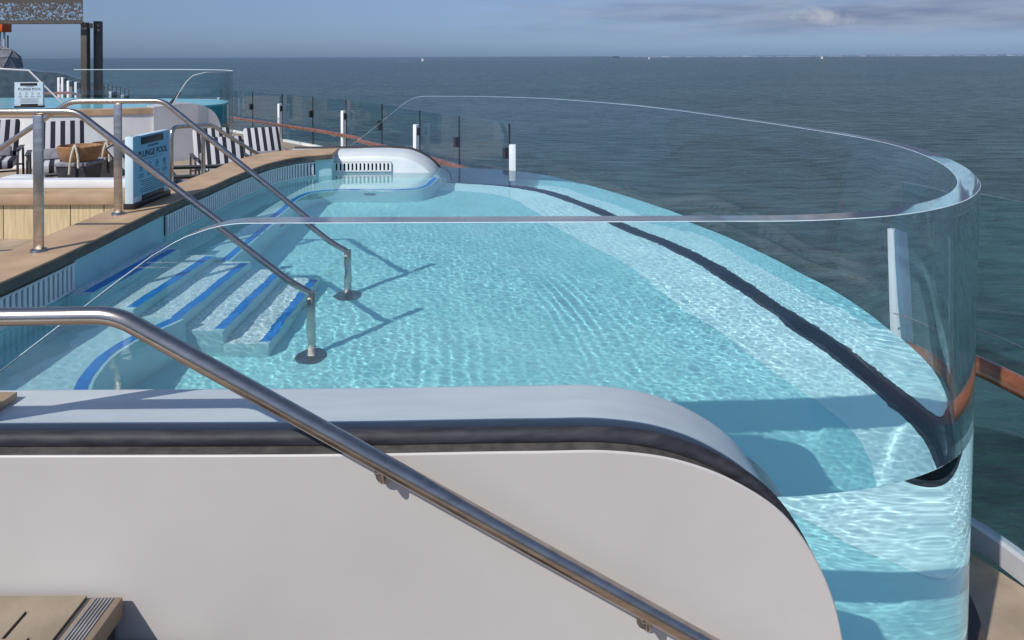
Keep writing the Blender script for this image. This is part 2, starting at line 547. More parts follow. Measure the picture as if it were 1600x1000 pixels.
def normals2(C):
    d = np.gradient(C[:, :2], axis=0)
    d /= np.linalg.norm(d, axis=1)[:, None]
    return np.stack([d[:, 1], -d[:, 0]], 1)      # to the right of travel = outward for a curve that runs counter-clockwise


def grid_faces(bm, rows, closed=False):
    V = [[bm.verts.new(tuple(map(float, p))) for p in r] for r in rows]
    for i in range(len(V) - 1):
        for j in range(len(V[0]) - (0 if closed else 1)):
            k = (j + 1) % len(V[0])
            bm.faces.new((V[i][j], V[i][k], V[i + 1][k], V[i + 1][j]))
    return V


def sweep(bm, C, prof, cap=True):
    """prof: list of (offset along outward normal, z) closed loop, swept along C"""
    N = normals2(C)
    rows = [[(c[0] + n_[0] * o_, c[1] + n_[1] * o_, z) for o_, z in prof] for c, n_ in zip(C, N)]
    V = grid_faces(bm, rows, True)
    if cap:
        bm.faces.new(V[0]); bm.faces.new(V[-1][::-1])
    return V


def slab(bm, A, B_, z0, z1):
    """solid strip between two polylines with equal point counts"""
    rows = [[(a[0], a[1], z0), (a[0], a[1], z1), (c[0], c[1], z1), (c[0], c[1], z0)] for a, c in zip(A, B_)]
    V = grid_faces(bm, rows, True)
    bm.faces.new(V[0]); bm.faces.new(V[-1][::-1])


def resample(P, n):
    P = np.array(P, float)
    s = np.r_[0, np.cumsum(np.linalg.norm(np.diff(P[:, :2], axis=0), axis=1))]
    t = np.linspace(0, s[-1], n)
    return np.stack([np.interp(t, s, P[:, k]) for k in range(P.shape[1])], 1)


def dup(root, loc=None, rotz=None, label=None):
    r = root.copy()
    COL.objects.link(r)
    if loc is not None: r.location = loc
    if rotz is not None: r.rotation_euler = (0, 0, rotz)
    if label: r['label'] = label
    for ch in list(root.children):
        c = ch.copy(); COL.objects.link(c); c.parent = r
        for g in ch.children:
            d = g.copy(); COL.objects.link(d); d.parent = c
    return r


# ------------------------------------------------------------------ sea, coast
bm = bmesh.new()
S = 90000
vs = [bm.verts.new(p) for p in ((-S, -200, -42), (S, -200, -42), (S, S, -42), (-S, S, -42))]
bm.faces.new(vs)
tag(link_mesh('sea', bm, 'sea', smooth=False, receiver=False), kind='structure')

bm = bmesh.new()
pr = []
for i in range(140):
    x = 3200 + i * 130
    h = 20 + 16 * math.sin(i * .13) ** 2 + random.uniform(-3, 5) + min(i, 30) * .6
    pr.append((x, h))
for (x, h), (x2, h2) in zip(pr, pr[1:]):
    f = [bm.verts.new(p) for p in ((x, 21000, -42), (x2, 21000, -42), (x2, 21000, h2 - 42), (x, 21000, h - 42), (x, 22500, -42), (x2, 22500, -42), (x2, 22500, h2 - 42), (x, 22500, h - 42))]
    for q in ((0, 1, 2, 3), (3, 2, 6, 7), (5, 4, 7, 6)):
        bm.faces.new([f[k] for k in q])
tag(link_mesh('coast_land', bm, 'coast', smooth=False, receiver=False), kind='structure')
bm = bmesh.new()
for i in range(260):
    x = random.uniform(3600, 20500) if i % 3 else random.choice((5200, 8300, 12000, 15500)) + random.gauss(0, 500)
    w = random.uniform(30, 130); h = random.uniform(14, 34) * (1.5 if random.random() < .1 else 1)
    y = 20900 - random.uniform(0, 90)
    box(bm, x, x + w, y, y + 60, -42, -42 + h)
tag(link_mesh('coastal_town', bm, 'town', smooth=False, receiver=False), 'hazy line of pale seaside buildings along the horizon at right', 'town', kind='stuff')

# ------------------------------------------------------------------ pool geometry
T = 0.095
PAIR = [  # inner face at and below the waterline (x, y) | outer top edge (x, y)
    (-2.62, 2.735, -2.62, 2.635), (-1.4, 2.735, -1.4, 2.635), (0.0, 2.735, 0.0, 2.635), (0.7, 2.735, 0.7, 2.637), (1.14, 2.742, 1.15, 2.648),
    (1.47, 2.81, 1.51, 2.735), (1.81, 2.98, 1.86, 2.94), (2.085, 3.31, 2.18, 3.28), (2.30, 3.78, 2.46, 3.79),
    (2.395, 4.38, 2.655, 4.40), (2.375, 5.15, 2.725, 5.05), (2.23, 6.08, 2.585, 5.88), (1.95, 7.10, 2.29, 6.95), (1.52, 8.22, 1.80, 8.42),
    (0.98, 9.30, 1.12, 9.66), (0.36, 10.18, 0.42, 10.50), (-0.30, 10.62, -0.35, 10.96), (-1.0, 10.80, -1.05, 11.10), (-1.8, 10.86, -1.8, 11.06), (-2.75, 10.88, -2.75, 10.98)]
LEAN = [0, 0, 0, 0, 0, 0, 0, 0, .05, .35, .65, .95, 1, 1, 1, 1, 1, 1, 1, 1]
assert len(LEAN) == len(PAIR)
CV = catmull([p + (l,) for p, l in zip(PAIR, LEAN)], .045)
K = CV[:, :2]
TO = CV[:, 2:4]
LW = np.clip(CV[:, 4], 0, 1)
KN = normals2(K)
TN = normals2(TO)
KB = K - (TO - TN * T - K) * LW[:, None] * 1.0
KBN = normals2(KB)
ARC = np.r_[0, np.cumsum(np.linalg.norm(np.diff(K, axis=0), axis=1))]
ZTOP = 1.08


def ztop(i):
    x = K[i, 0]
    if ARC[i] < 3:       # near end, sloping down to the left
        return float(np.interp(x, [-2.45, -1.91, -1.48, -1.36, -1.24, -1.12, -1.03], [.14, .543, .867, .955, 1.025, 1.066, 1.08]))
    if x < -1.3 and K[i, 1] > 9:
        return float(np.interp(x, [-2.75, -2.2, -1.75, -1.62, -1.5, -1.38], [.14, .56, .93, 1.02, 1.066, 1.08]))
    return ZTOP


ZB = -1.16
keep = [i for i in range(len(K)) if not (ARC[i] < 3 and K[i, 0] < -2.44) and not (K[i, 1] > 9 and K[i, 0] < -2.7)]
pool = tag(empty('plunge_pool', (0, 6, -1.1)), 'large overhanging plunge pool of pale blue water with clear curved wall', 'pool')


def P_(o):       # parent to the pool, keeping world placement
    o.parent = pool
    o.matrix_parent_inverse = Matrix.Translation((0, -6, 1.1))
    return o


# clear acrylic wall: four smooth sheets that meet at hard arrises
bm = bmesh.new()
sec = []
for i in keep:
    zt = ztop(i)
    f = max(zt, 0.0) / ZTOP
    # the sheet thins a little towards its foot
    bi = K[i]; bo = K[i] + KN[i] * (T - .028); bb = KB[i] + KBN[i] * (T - .058)
    ti = K[i] + (TO[i] - TN[i] * T - K[i]) * f
    to = bo + (TO[i] - bo) * f
    sec.append((bi, bo, ti, to, zt, bb, KB[i]))


def loft(a, b_):
    grid_faces(bm, [[p, q] for p, q in zip(a, b_)])


c3 = .0022   # narrow polished arris on the top edges


def zz(c, z): return (c[0], c[1], z)


inb = [zz(s[6], ZB) for s in sec]; in0 = [zz(s[0], 0) for s in sec]; in1 = [zz(s[2], s[4] - c3) for s in sec]
oub = [zz(s[5], ZB) for s in sec]; ou0 = [zz(s[1], 0) for s in sec]; ou1 = [zz(s[3], s[4] - c3) for s in sec]
def lerp2(p, q, k): return p + (q - p) * k
ti2 = [zz(lerp2(s[2], s[3], .026), s[4]) for s in sec]; to2 = [zz(lerp2(s[3], s[2], .026), s[4]) for s in sec]
NZ = 6
def ruled(a, b_):
    rows = []
    for p, q in zip(a, b_):
        p = np.array(p); q = np.array(q)
        rows.append([tuple(p + (q - p) * k / NZ) for k in range(NZ + 1)])
    grid_faces(bm, rows)
ruled(in0, in1); ruled(ou0, ou1)
nf0 = len(bm.faces); loft(in1, ti2); loft(ou1, to2)
bm.faces.ensure_lookup_table()
for f_ in bm.faces[nf0:]: f_.material_index = 3
nf0 = len(bm.faces); loft(ti2, to2)
bm.faces.ensure_lookup_table()
for f_ in bm.faces[nf0:]: f_.material_index = 2
nf0 = len(bm.faces); loft(inb, in0)
bm.faces.ensure_lookup_table()
for f_ in bm.faces[nf0:]: f_.material_index = 1      # the face that has pool water behind it
loft(oub, ou0); loft(inb, oub)
for e in (0, -1):
    bm.faces.new([bm.verts.new(p) for p in (inb[e], in0[e], in1[e], ti2[e], to2[e], ou1[e], ou0[e], oub[e])])
bmesh.ops.remove_doubles(bm, verts=bm.verts[:], dist=1e-5)
bmesh.ops.recalc_face_normals(bm, faces=bm.faces[:])
bmesh.ops.split_edges(bm, edges=[e for e in bm.edges if len(e.link_faces) == 2 and e.calc_face_angle(0) > R(30)])
ac = link_mesh('acrylic_wall', bm, 'acrylic', smooth=False, receiver=False, recalc=False)
ac.data.polygons.foreach_set('use_smooth', [True] * len(ac.data.polygons))
ac.data.materials.append(M['wet_face']); ac.data.materials.append(M['cut_edge']); ac.data.materials.append(M['arris'])
ac.cycles.is_caustics_caster = True
P_(ac)

# water body: rippled top reaching the acrylic's inner face, plus the sides that lean on it
gap = .0006
start = int(np.argmin(np.abs(K[:, 0] - 1.0) + 10 * (K[:, 1] > 3)))
KR = K[start:] - KN[start:] * gap
KR = KR[: 1 + int(np.argmax(KR[:, 0] < -2.2) if (KR[:, 0] < -2.2).any() else len(KR) - 1)]
KR[:, 1] = np.maximum.accumulate(KR[:, 1] + np.arange(len(KR)) * 1e-5)
KR = resample(KR, 1300)
XL = -3.62
NXc = 860
TX = np.linspace(0, 1, NXc) ** .93
WX = XL + (KR[:, 0][:, None] - XL) * TX[None, :]
WY = np.repeat(KR[:, 1][:, None], NXc, 1)
Hh = np.zeros_like(WX)
for k in range(110):
    lam = math.exp(rng.uniform(math.log(.034), math.log(.15))) if k % 6 else rng.uniform(.22, .6)
    th = rng.normal(.9, 1.1) if k % 3 else rng.uniform(0, 2 * math.pi)
    kk = 2 * math.pi / lam
    slope = .00165 * (lam / .1) ** .5
    Hh += slope / kk * np.sin(kk * (WX * math.cos(th) + WY * math.sin(th)) + rng.uniform(0, 6.28) + .5 * np.sin(WX * 1.7 + k) + .5 * np.sin(WY * 1.3 + 2 * k))
calm = 1 - .45 * np.clip((WY - 5.5) / 4.0, 0, 1)
patch = .75 + .3 * np.sin(WX * 1.9 + 1.1 * np.sin(WY * 1.1)) * np.sin(WY * 1.6 + .8 * np.sin(WX * 1.4 + 2))
Hh *= calm * patch
# a train of parallel ripples across the middle of the pool
def train(cx, cy, th, lam, sl, sx, sy):
    kk = 2 * math.pi / lam
    u_ = (WX - cx) * math.cos(th) + (WY - cy) * math.sin(th)
    v_ = -(WX - cx) * math.sin(th) + (WY - cy) * math.cos(th)
    return sl / kk * np.sin(kk * (u_ + .06 * v_ * v_)) * np.exp(-(u_ / sx) ** 2 - (v_ / sy) ** 2)
Hh += train(.05, 5.4, R(14), .085, .022, .30, .9) * .6
Hh += train(-1.0, 4.55, R(5), .10, .008, .45, .5)
Hh *= np.clip((TX * (KR[:, 0][:, None] - XL)) / .15, 0, 1)
WZ = Hh
rows_n, cols_n = WX.shape
co = np.stack([WX, WY, WZ], -1).reshape(-1, 3)
idx = np.arange(rows_n * cols_n).reshape(rows_n, cols_n)
q = np.stack([idx[:-1, :-1], idx[:-1, 1:], idx[1:, 1:], idx[1:, :-1]], -1).reshape(-1, 4)
edge_ids = list(idx[0, ::-1][::-1]) + list(idx[1:, -1])
edge_top = co[edge_ids]
nb = len(co)
low = edge_top.copy(); low[:, 2] = ZB + .02
co2 = np.concatenate([co, edge_top, low])
ne = len(edge_top)
a_ = nb + np.arange(ne); b2 = nb + ne + np.arange(ne)
q2 = np.stack([a_[:-1], b2[:-1], b2[1:], a_[1:]], -1)
fs = q; co2 = co
me = bpy.data.meshes.new('pool_water')
me.vertices.add(len(co2)); me.vertices.foreach_set('co', co2.ravel())
me.loops.add(fs.size); me.loops.foreach_set('vertex_index', fs.ravel().astype(np.int32))
me.polygons.add(len(fs)); me.polygons.foreach_set('loop_start', np.arange(0, fs.size, 4, dtype=np.int32))
me.polygons.foreach_set('loop_total', np.full(len(fs), 4, np.int32)) if False else None
me.update(calc_edges=True); me.validate()
me.polygons.foreach_set('use_smooth', [True] * len(me.polygons))
me.materials.append(M['water'])
wo = bpy.data.objects.new('pool_water', me)
COL.objects.link(wo)
wo.cycles.is_caustics_caster = True
tag(wo, 'clear turquoise water filling the big plunge pool', 'water', kind='structure')

# floor, cove and black seal along the curved wall
FZ = -1.10
bm = bmesh.new()
box(bm, -3.7, 2.2, 2.75, 10.8, FZ - .12, FZ)
# only the floor inside the wall shows
bm.free()
bm = bmesh.new()
inner = KB[start:] - KBN[start:] * .25
inner = resample(inner[inner[:, 0] > -2.6], 90)
rows = []
for p in inner:
    rows.append([(-3.7, p[1], FZ), (p[0], p[1], FZ)])
rows.insert(0, [(-3.7, 2.74, FZ), (inner[0][0], 2.74, FZ)])
rows.append([(-3.7, 10.9, FZ), (-2.6, 10.9, FZ)])
grid_faces(bm, rows)
P_(link_mesh('pool_floor', bm, 'floor', smooth=False))
bm = bmesh.new()
KC = KB[start:]; KCn = KBN[start:]
rows = []
for p, n_ in zip(KC, KCn):
    r = []
    wd = float(np.interp(p[1], [2.7, 4.2, 5.0, 6.0, 9.0, 10.3], [.34, .36, .50, .64, .64, .45]))
    for o_, z in ((wd, FZ + .002), (wd * .86, FZ + .012), (wd * .68, FZ + .035), (wd * .48, FZ + .065), (wd * .26, FZ + .092), (.040, FZ + .108), (.037, ZB - .1)):
        r.append((p[0] - n_[0] * o_, p[1] - n_[1] * o_, z))
    rows.append(r)
grid_faces(bm, rows)
P_(link_mesh('cove', bm, 'cove'))
bm = bmesh.new()
for i in range(0, 1):
    sweep(bm, KC, [(-.040, ZB), (-.038, FZ + .105), (-.030, FZ + .118), (-.012, FZ + .120), (-.0015, FZ + .112), (-.0015, ZB)])
P_(link_mesh('wall_seal', bm, 'rubber'))
# skirt under the clear wall
bm = bmesh.new()
sweep(bm, KB, [(-.12, -3.6), (-.12, ZB - .005), (.13, ZB - .005), (.13, -3.6)])
P_(link_mesh('outer_skirt', bm, 'brown_dark'))

# near end: white body, dark seal and pale ledge share one rounded outline
PROF = catmull([(-2.9, .292), (-1.8, .292), (-.6, .292), (.1, .300), (.34, .300), (.56, .268), (.76, .19), (.93, .07), (1.045, -.09), (1.115, -.26), (1.152, -.45), (1.168, -.80), (1.17, -1.6)], .03)


def prof_solid(bm, prof, y0, y1, drop=0.0, zbot=-3.2, round_=0.0, inset=0.0, flare=0.0):
    """body whose top and right edge follow prof (x, z), between y0 and y1"""
    d = np.gradient(prof, axis=0); d /= np.linalg.norm(d, axis=1)[:, None]
    nn = np.stack([-d[:, 1], d[:, 0]], 1)      # outward (up / right)
    rows = []
    for p, n_ in zip(prof, nn):
        p = p - n_ * (drop - flare * max(0.0, float(n_[0])) ** 1.5)
        if round_:
            arc = [(y0, -inset)] + [(y1 - round_ + round_ * math.sin(a), -inset - round_ + round_ * math.cos(a)) for a in (0, .3, .6, .9, 1.2, 1.5708)]
        else:
            arc = [(y0, 0), (y1, 0)]
        rows.append([(p[0] + n_[0] * k, y, p[1] + n_[1] * k) for y, k in arc])
    V = grid_faces(bm, rows)
    n = len(V[0])
    base = [bm.verts.new((prof[0][0], rows[0][0][1], zbot)), bm.verts.new((prof[0][0], rows[0][-1][1], zbot)),
            bm.verts.new((prof[-1][0] - drop, rows[0][0][1], zbot)), bm.verts.new((prof[-1][0] - drop, rows[0][-1][1], zbot))]
    for side_, bl, br in ((0, base[0], base[2]), (n - 1, base[1], base[3])):
        loop = [V[i][side_] for i in range(len(V))] + [br, bl]
        bm.faces.new(loop)
    bm.faces.new([V[-1][k] for k in range(n)] + [base[3], base[2]])
    bm.faces.new([V[0][k] for k in range(n)][::-1] + [base[0], base[1]])
    return V


bm = bmesh.new(); prof_solid(bm, PROF, 2.520, 2.532, drop=.016, zbot=-3.2, flare=.050)
nw = P_(link_mesh('near_wall', bm, 'white_wall'))
md = nw.modifiers.new('Bevel', 'BEVEL'); md.width = .006; md.segments = 2; md.limit_method = 'ANGLE'; md.angle_limit = R(50)
bm = bmesh.new(); prof_solid(bm, PROF, 2.5325, 2.632, drop=.016, zbot=-3.2)
P_(link_mesh('seal_bed', bm, 'sealant'))
bm = bmesh.new()
tube(bm, [(x, 2.600, z + .002) for x, z in PROF], .029, 14)
P_(link_mesh('rubber_bead', bm, 'rubber'))
bm = bmesh.new(); prof_solid(bm, PROF, 2.738, 3.06, drop=.0, zbot=FZ - .02, round_=.045, inset=.0)
P_(link_mesh('near_ledge', bm, 'shell'))
bm = bmesh.new()
tube(bm, [(x, 2.716, z - .036) for x, z in PROF], .022, 10)
bm.free()

# far end: the same outline again, with a slatted gutter front
PF = catmull([(-3.35, .292), (-2.6, .292), (-1.75, .292), (-1.56, .272), (-1.38, .20), (-1.22, .09), (-1.10, -.06), (-1.03, -.24), (-1.0, -.44), (-.985, -.8), (-.98, -1.2)], .03)
bm = bmesh.new()
d = np.gradient(PF, axis=0); d /= np.linalg.norm(d, axis=1)[:, None]
nn = np.stack([-d[:, 1], d[:, 0]], 1)
LIPS = [(10.30, -.60), (10.30, -.115), (10.33, -.06), (10.42, -.022), (10.56, 0), (10.86, 0)]
rows = []
for p, n_ in zip(PF, nn):
    rows.append([(p[0] + n_[0] * k, y, p[1] + n_[1] * k) for y, k in LIPS[1:]])
V = grid_faces(bm, rows)
fr_ = [V[i][0] for i in range(len(V))]
bot = [bm.verts.new((p[0], 10.30, FZ)) for p in (PF[-1] + (-.115, 0), PF[0])]
bm.faces.new(fr_ + bot)
P_(link_mesh('far_lip', bm, 'shell_far'))
bm = bmesh.new()
tube(bm, [(x, 10.845, z + .012) for x, z in PF], .02, 8)
P_(link_mesh('far_seal', bm, 'rubber'))

# left wall of the pool under its tan coping
CAPI = catmull([(-3.17, 2.75), (-3.17, 4.0), (-3.165, 4.9), (-3.19, 5.5), (-3.21, 5.85), (-3.255, 6.9), (-3.25, 7.6), (-3.24, 8.6), (-3.13, 9.45), (-2.93, 9.86), (-2.58, 10.10)], .06)
CAPO = catmull([(-3.62, 2.75), (-3.62, 4.0), (-3.62, 4.95), (-3.64, 5.3), (-3.66, 5.85), (-3.70, 6.7), (-3.69, 7.8), (-3.70, 8.6), (-3.72, 9.6), (-3.50, 10.36), (-2.64, 10.74)], .06)
n_ = 120
CI = resample(CAPI, n_); CO = resample(CAPO, n_)
bm = bmesh.new(); slab(bm, CO, CI, .235, .315)
cp = P_(link_mesh('coping', bm, 'cap', angle=30))
md = cp.modifiers.new('Bevel', 'BEVEL'); md.width = .008; md.segments = 2; md.limit_method = 'ANGLE'; md.angle_limit = R(50)
bm = bmesh.new(); slab(bm, CI + normals2(CI) * .0005, CI + normals2(CI) * .006, .236, .300)
P_(link_mesh('coping_edge_shade', bm, 'coping_shade', smooth=False))  # added dark strip: the coping's underside shade put into its colour
bm = bmesh.new()
wall_i = CI + normals2(CI) * -.0
WIN = CI - normals2(CI) * .045           # face of the pool wall, set back under the coping
slab(bm, CO + (.03, 0), WIN, FZ - .05, .2345)
P_(link_mesh('left_wall', bm, 'step'))
obox('coping', 'cap', pool, -4.2, -2.05, 2.745, 2.94, .296, .325, bevel=.004)
P_(bpy.context.scene.objects['coping.001'])


def grille(C, z0, z1, name, spacing=.052, off=.012, n_out=1, start_s=None, end_s=None):
    """slats in front of a dark gutter, along polyline C; n_out gives the side that faces the pool"""
    s = np.r_[0, np.cumsum(np.linalg.norm(np.diff(C, axis=0), axis=1))]
    bmd = bmesh.new(); bms = bmesh.new()
    a0 = start_s or 0; a1 = end_s or s[-1]
    D = [np.array([np.interp(t, s, C[:, 0]), np.interp(t, s, C[:, 1])]) for t in np.arange(a0, a1, .05)]
    D = np.array(D); Nn = normals2(D) * n_out
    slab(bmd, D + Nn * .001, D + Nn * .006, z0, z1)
    t = a0 + .01
    while t < a1 - .02:
        p = np.array([np.interp(t, s, C[:, 0]), np.interp(t, s, C[:, 1])]); q_ = np.array([np.interp(t + .03, s, C[:, 0]), np.interp(t + .03, s, C[:, 1])])
        dd = (q_ - p) / np.linalg.norm(q_ - p); nr = np.array([dd[1], -dd[0]]) * n_out
        A = [p + nr * .008, q_ + nr * .008]; Bq = [p + nr * .030, q_ + nr * .030]
        slab(bms, A, Bq, z0 + .01, z1 - .01)
        t += spacing
    for zc in (z0 + .005, z1 - .012):
        slab(bms, D + Nn * .008, D + Nn * .027, zc - .007, zc + .007)
    g = P_(link_mesh(name, bms, 'white', smooth=False))
    dk = P_(link_mesh('gutter_recess', bmd, 'grille_dark', smooth=False))
    return g


sW = np.r_[0, np.cumsum(np.linalg.norm(np.diff(WIN, axis=0), axis=1))]
def s_at(y): return float(np.interp(y, WIN[:, 1], sW))
grille(WIN, .012, .215, 'gutter_grille', start_s=s_at(2.95), end_s=s_at(5.15))
grille(WIN, .012, .215, 'gutter_grille', start_s=s_at(6.65), end_s=s_at(10.02))
grille(np.array([(-2.62, 10.30), (-1.72, 10.30)]), .03, .165, 'gutter_grille', spacing=.058)

# steps with blue nosings
steps = [(-3.065, .005), (-2.735, -.215), (-2.415, -.435), (-2.10, -.655), (-1.785, -.88)]
for k, (xe, z) in enumerate(steps):
    bm = bmesh.new()
    x0 = -3.5 if k == 0 else steps[k - 1][0] - .012
    box(bm, x0, xe + .035, 5.05 + .003 * k, 6.452 - .003 * k, FZ - .01, z, bevel=.012)
    s_ = P_(link_mesh('step', bm, 'step'))
    bm = bmesh.new()
    box(bm, xe - .045, xe + .028, 5.10, 6.39, z - .01, z + .003)
    P_(link_mesh('blue_nosing', bm, 'blue', smooth=False))
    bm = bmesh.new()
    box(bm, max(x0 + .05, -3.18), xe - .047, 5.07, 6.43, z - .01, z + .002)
    P_(link_mesh('tread_surface', bm, 'caustic_speckle', smooth=False))

# benches along the left wall and the far end, with blue edges
def bench(name, edge, back, z, close=True):
    bm = bmesh.new()
    n = 70
    E_ = resample(catmull(edge, .05), n); B_ = resample(back, n)
    Nn = normals2(E_)
    rows = []
    for e, bk, nr in zip(E_, B_, Nn):
        rows.append([(bk[0], bk[1], z), (e[0] - nr[0] * .03, e[1] - nr[1] * .03, z), (e[0] - nr[0] * .008, e[1] - nr[1] * .008, z - .008), (e[0], e[1], z - .03), (e[0] + nr[0] * .01, e[1] + nr[1] * .01, FZ)])
    grid_faces(bm, rows)
    for r_ in (rows[0], rows[-1]):
        bm.faces.new([bm.verts.new(p) for p in r_] + [bm.verts.new((r_[0][0], r_[0][1], FZ))])
    P_(link_mesh(name, bm, 'step'))
    bm = bmesh.new()
    slab(bm, E_ - Nn * .10, E_ - Nn * .028, z - .004, z + .003)
    P_(link_mesh('blue_edge', bm, 'blue', smooth=False))


# far bench is L-shaped
bench('bench', [(-2.56, 6.45), (-2.60, 7.2), (-2.64, 8.3), (-2.66, 9.0), (-2.60, 9.24), (-2.38, 9.37), (-1.9, 9.38), (-1.45, 9.38), (-1.24, 9.46), (-1.13, 9.68), (-1.09, 10.0), (-1.07, 10.32)],
      [(-3.4, 6.45), (-3.4, 8.0), (-3.4, 9.6), (-3.3, 10.28), (-2.5, 10.34), (-1.6, 10.34), (-1.2, 10.34)], -.40)
bench('bench', [(-2.30, 3.04), (-2.30, 3.55), (-2.34, 3.9), (-2.45, 4.2), (-2.50, 4.5), (-2.42, 4.85), (-2.34, 5.06)], [(-3.4, 3.04), (-3.4, 5.06)], -.42)
# outlets
for (x, y, z, rx, ry) in ((-1.9, 9.372, -.62, 0, 0), (-2.628, 8.05, -.68, 0, 1)):
    bm = bmesh.new()
    bmesh.ops.create_cone(bm, cap_ends=True, segments=24, radius1=.085, radius2=.085, depth=.012)
    for v in bm.verts:
        v.co = Vector((v.co.x + x, v.co.z + y, v.co.y * .8 + z)) if not ry else Vector((v.co.z + x, v.co.x + y, v.co.y * .8 + z))
    P_(link_mesh('outlet', bm, 'steel_dark'))

# ------------------------------------------------------------------ handrails into the water
def pool_rail(name, y0, y1, px, label, left):
    t = tag(empty(name, (px, y0, .315)), label, 'handrail', 'stair handrails into the plunge pool')
    def rel(p): return (p[0] - px, p[1] - y0, p[2] - .315)
    zt = 1.315
    xs = -1.448
    pts = left(zt, y0) + [(-3.14 if y0 < 5.5 else -3.10, y0 + .02, zt), (-1.60, y1 - .01, .115), (xs - .01, y1, .03), (xs, y1, -.25), (xs, y1, FZ)]
    head, tail = pts[:-3], pts[-3:]
    full = bend(pts[:-2] , .07)
    bm = bmesh.new()
    tube(bm, [rel(p) for p in full], .0235, 16)
    link_mesh('rail', bm, 'steel', t)
    bm = bmesh.new(); box(bm, *[c for c in (xs - .03 - px, xs + .03 - px, y1 - .014 - y0, y1 + .014 - y0, FZ - .315, .045 - .315)], bevel=.008)
    link_mesh('lower_post', bm, 'steel', t)
    bm = bmesh.new(); box(bm, -.035, .035, -.012, .012, 0, zt - .02 - .315, bevel=.008)
    link_mesh('upper_post', bm, 'steel', t)
    for (cx, cy, cz, r_) in ((0, 0, 0, .055), (xs - px, y1 - y0, FZ - .315, .115)):
        bm = bmesh.new()
        bmesh.ops.create_cone(bm, cap_ends=True, segments=28, radius1=r_, radius2=r_ * .93, depth=.016)
        for v in bm.verts: v.co += Vector((cx, cy, cz + .008))
        link_mesh('base_plate', bm, 'steel_dark', t)
    return t


pool_rail('pool_handrail', 5.05, 5.09, -3.40, 'nearer steel handrail running down the pool steps, its upper bar at the left picture edge', lambda z, y: [(-5.2, y, z)])
pool_rail('pool_handrail', 6.23, 6.21, -3.49, 'farther steel handrail down the pool steps, bending down to the left of its upright', lambda z, y: [(-5.4, y, .33), (-3.91, y, z)])

# ------------------------------------------------------------------ handrail on the near white wall
t = tag(empty('wall_handrail', (0, 2.5, 0)), 'thick brushed steel handrail slanting across the white wall in front', 'handrail')
bm = bmesh.new()
tube(bm, [(p[0], p[1] - 2.5, p[2]) for p in bend([(-3.4, 2.43, .79), (-1.37, 2.43, .812), (.655, 2.43, -.325), (1.6, 2.43, -.855)], .07, 8)], .0305, 24)
link_mesh('rail', bm, 'steel', t)
dirv = Vector((.655 + 1.37, 0, -.325 - .812)).normalized()
for xb in (-.455, .465):
    zb = .812 + (xb + 1.37) * dirv.z / dirv.x
    bm = bmesh.new()
    tube(bm, bend([(xb, -.07, zb - .02), (xb, -.07, zb - .075), (xb, -.012, zb - .075)], .03), .008, 10)
    box(bm, xb - .024, xb + .024, -.084, -.056, zb - .034, zb - .026, bevel=.002)
    link_mesh('bracket', bm, 'steel', t)
    bm = bmesh.new()
    bmesh.ops.create_cone(bm, cap_ends=True, segments=24, radius1=.033, radius2=.03, depth=.012)
    for v in bm.verts: v.co = Vector((v.co.x + xb, -.008 + v.co.z, v.co.y + zb - .075))
    link_mesh('wall_flange', bm, 'steel_dark', t)

# ------------------------------------------------------------------ tan stair treads at the bottom left
stairs = tag(empty('deck_stairs', (-1.6, 2.0, -1.4)), 'tan slotted stair treads against the white wall at bottom left', 'stairs')
def SP(o):
    o.parent = stairs; o.matrix_parent_inverse = Matrix.Translation((1.6, -2.0, 1.4)); return o
for k in range(5):
    z = -.205 - .175 * k
    xr = -1.385 + .29 * k
    xl = xr - (1.9 if k == 0 else .33)
    bm = bmesh.new()
    y0, y1 = 1.25, 2.495
    # slotted plate: strips and bars leave open slots
    SP(obox('tray', 'dark', None, xl, xr - .113, y0 + .001, y1, z - .055, z - .0085))
    cols = [(xr - .115 - .085 * j) for j in range(0, 5)]
    xx = [xr - .115] + [c for c in cols[1:]]
    box(bm, xl, xx[-1] - .014, y0, y1, z - .008, z)
    for j in range(len(xx) - 1):
        # strips between slot columns
        box(bm, xx[j + 1], xx[j] - .014, y0, y1, z - .008, z)
    for j in range(1, len(xx)):
        ph = .11 * (j % 2)
        yy = y1 - .07 - ph
        box(bm, xx[j] - .014, xx[j], yy, y1, z - .007, z)
        while yy > y0:
            box(bm, xx[j] - .014, xx[j], yy - .16, yy - .115, z - .007, z)
            yy -= .16
    SP(link_mesh('tread', bm, 'tread', smooth=False))
    bm = bmesh.new()
    box(bm, xr - .112, xr, y0, y1, z - .075, z - .004, bevel=.006)
    SP(link_mesh('nosing', bm, 'tread'))
    bm = bmesh.new()
    for j in range(6):
        box(bm, xr - .094 + j * .012, xr - .088 + j * .012, y0 + .01, y1 - .01, z - .005, z)
    SP(link_mesh('grip_strip', bm, 'grey', smooth=False))
    SP(obox('riser', 'dark', None, xl, xr - .03, y0 + .02, y1 - .002, -1.44, z - .078))

# ------------------------------------------------------------------ decks and hull
def struct(name, mat, *a, **k):
    o = obox(name, mat, None, *a, **k)
    return tag(o, kind='structure')


struct('lower_deck', 'deck_planks', -3.3, 3.12, -3.0, 2.49, -1.60, -1.45)
bm = bmesh.new()
slab(bm, [(1.2, 2.5), (1.2, 3.6), (1.3, 4.8)], [(3.12, 2.5), (3.08, 4.0), (2.75, 4.8)], -1.601, -1.452)
tag(link_mesh('side_deck', bm, 'deck', smooth=False), kind='structure')
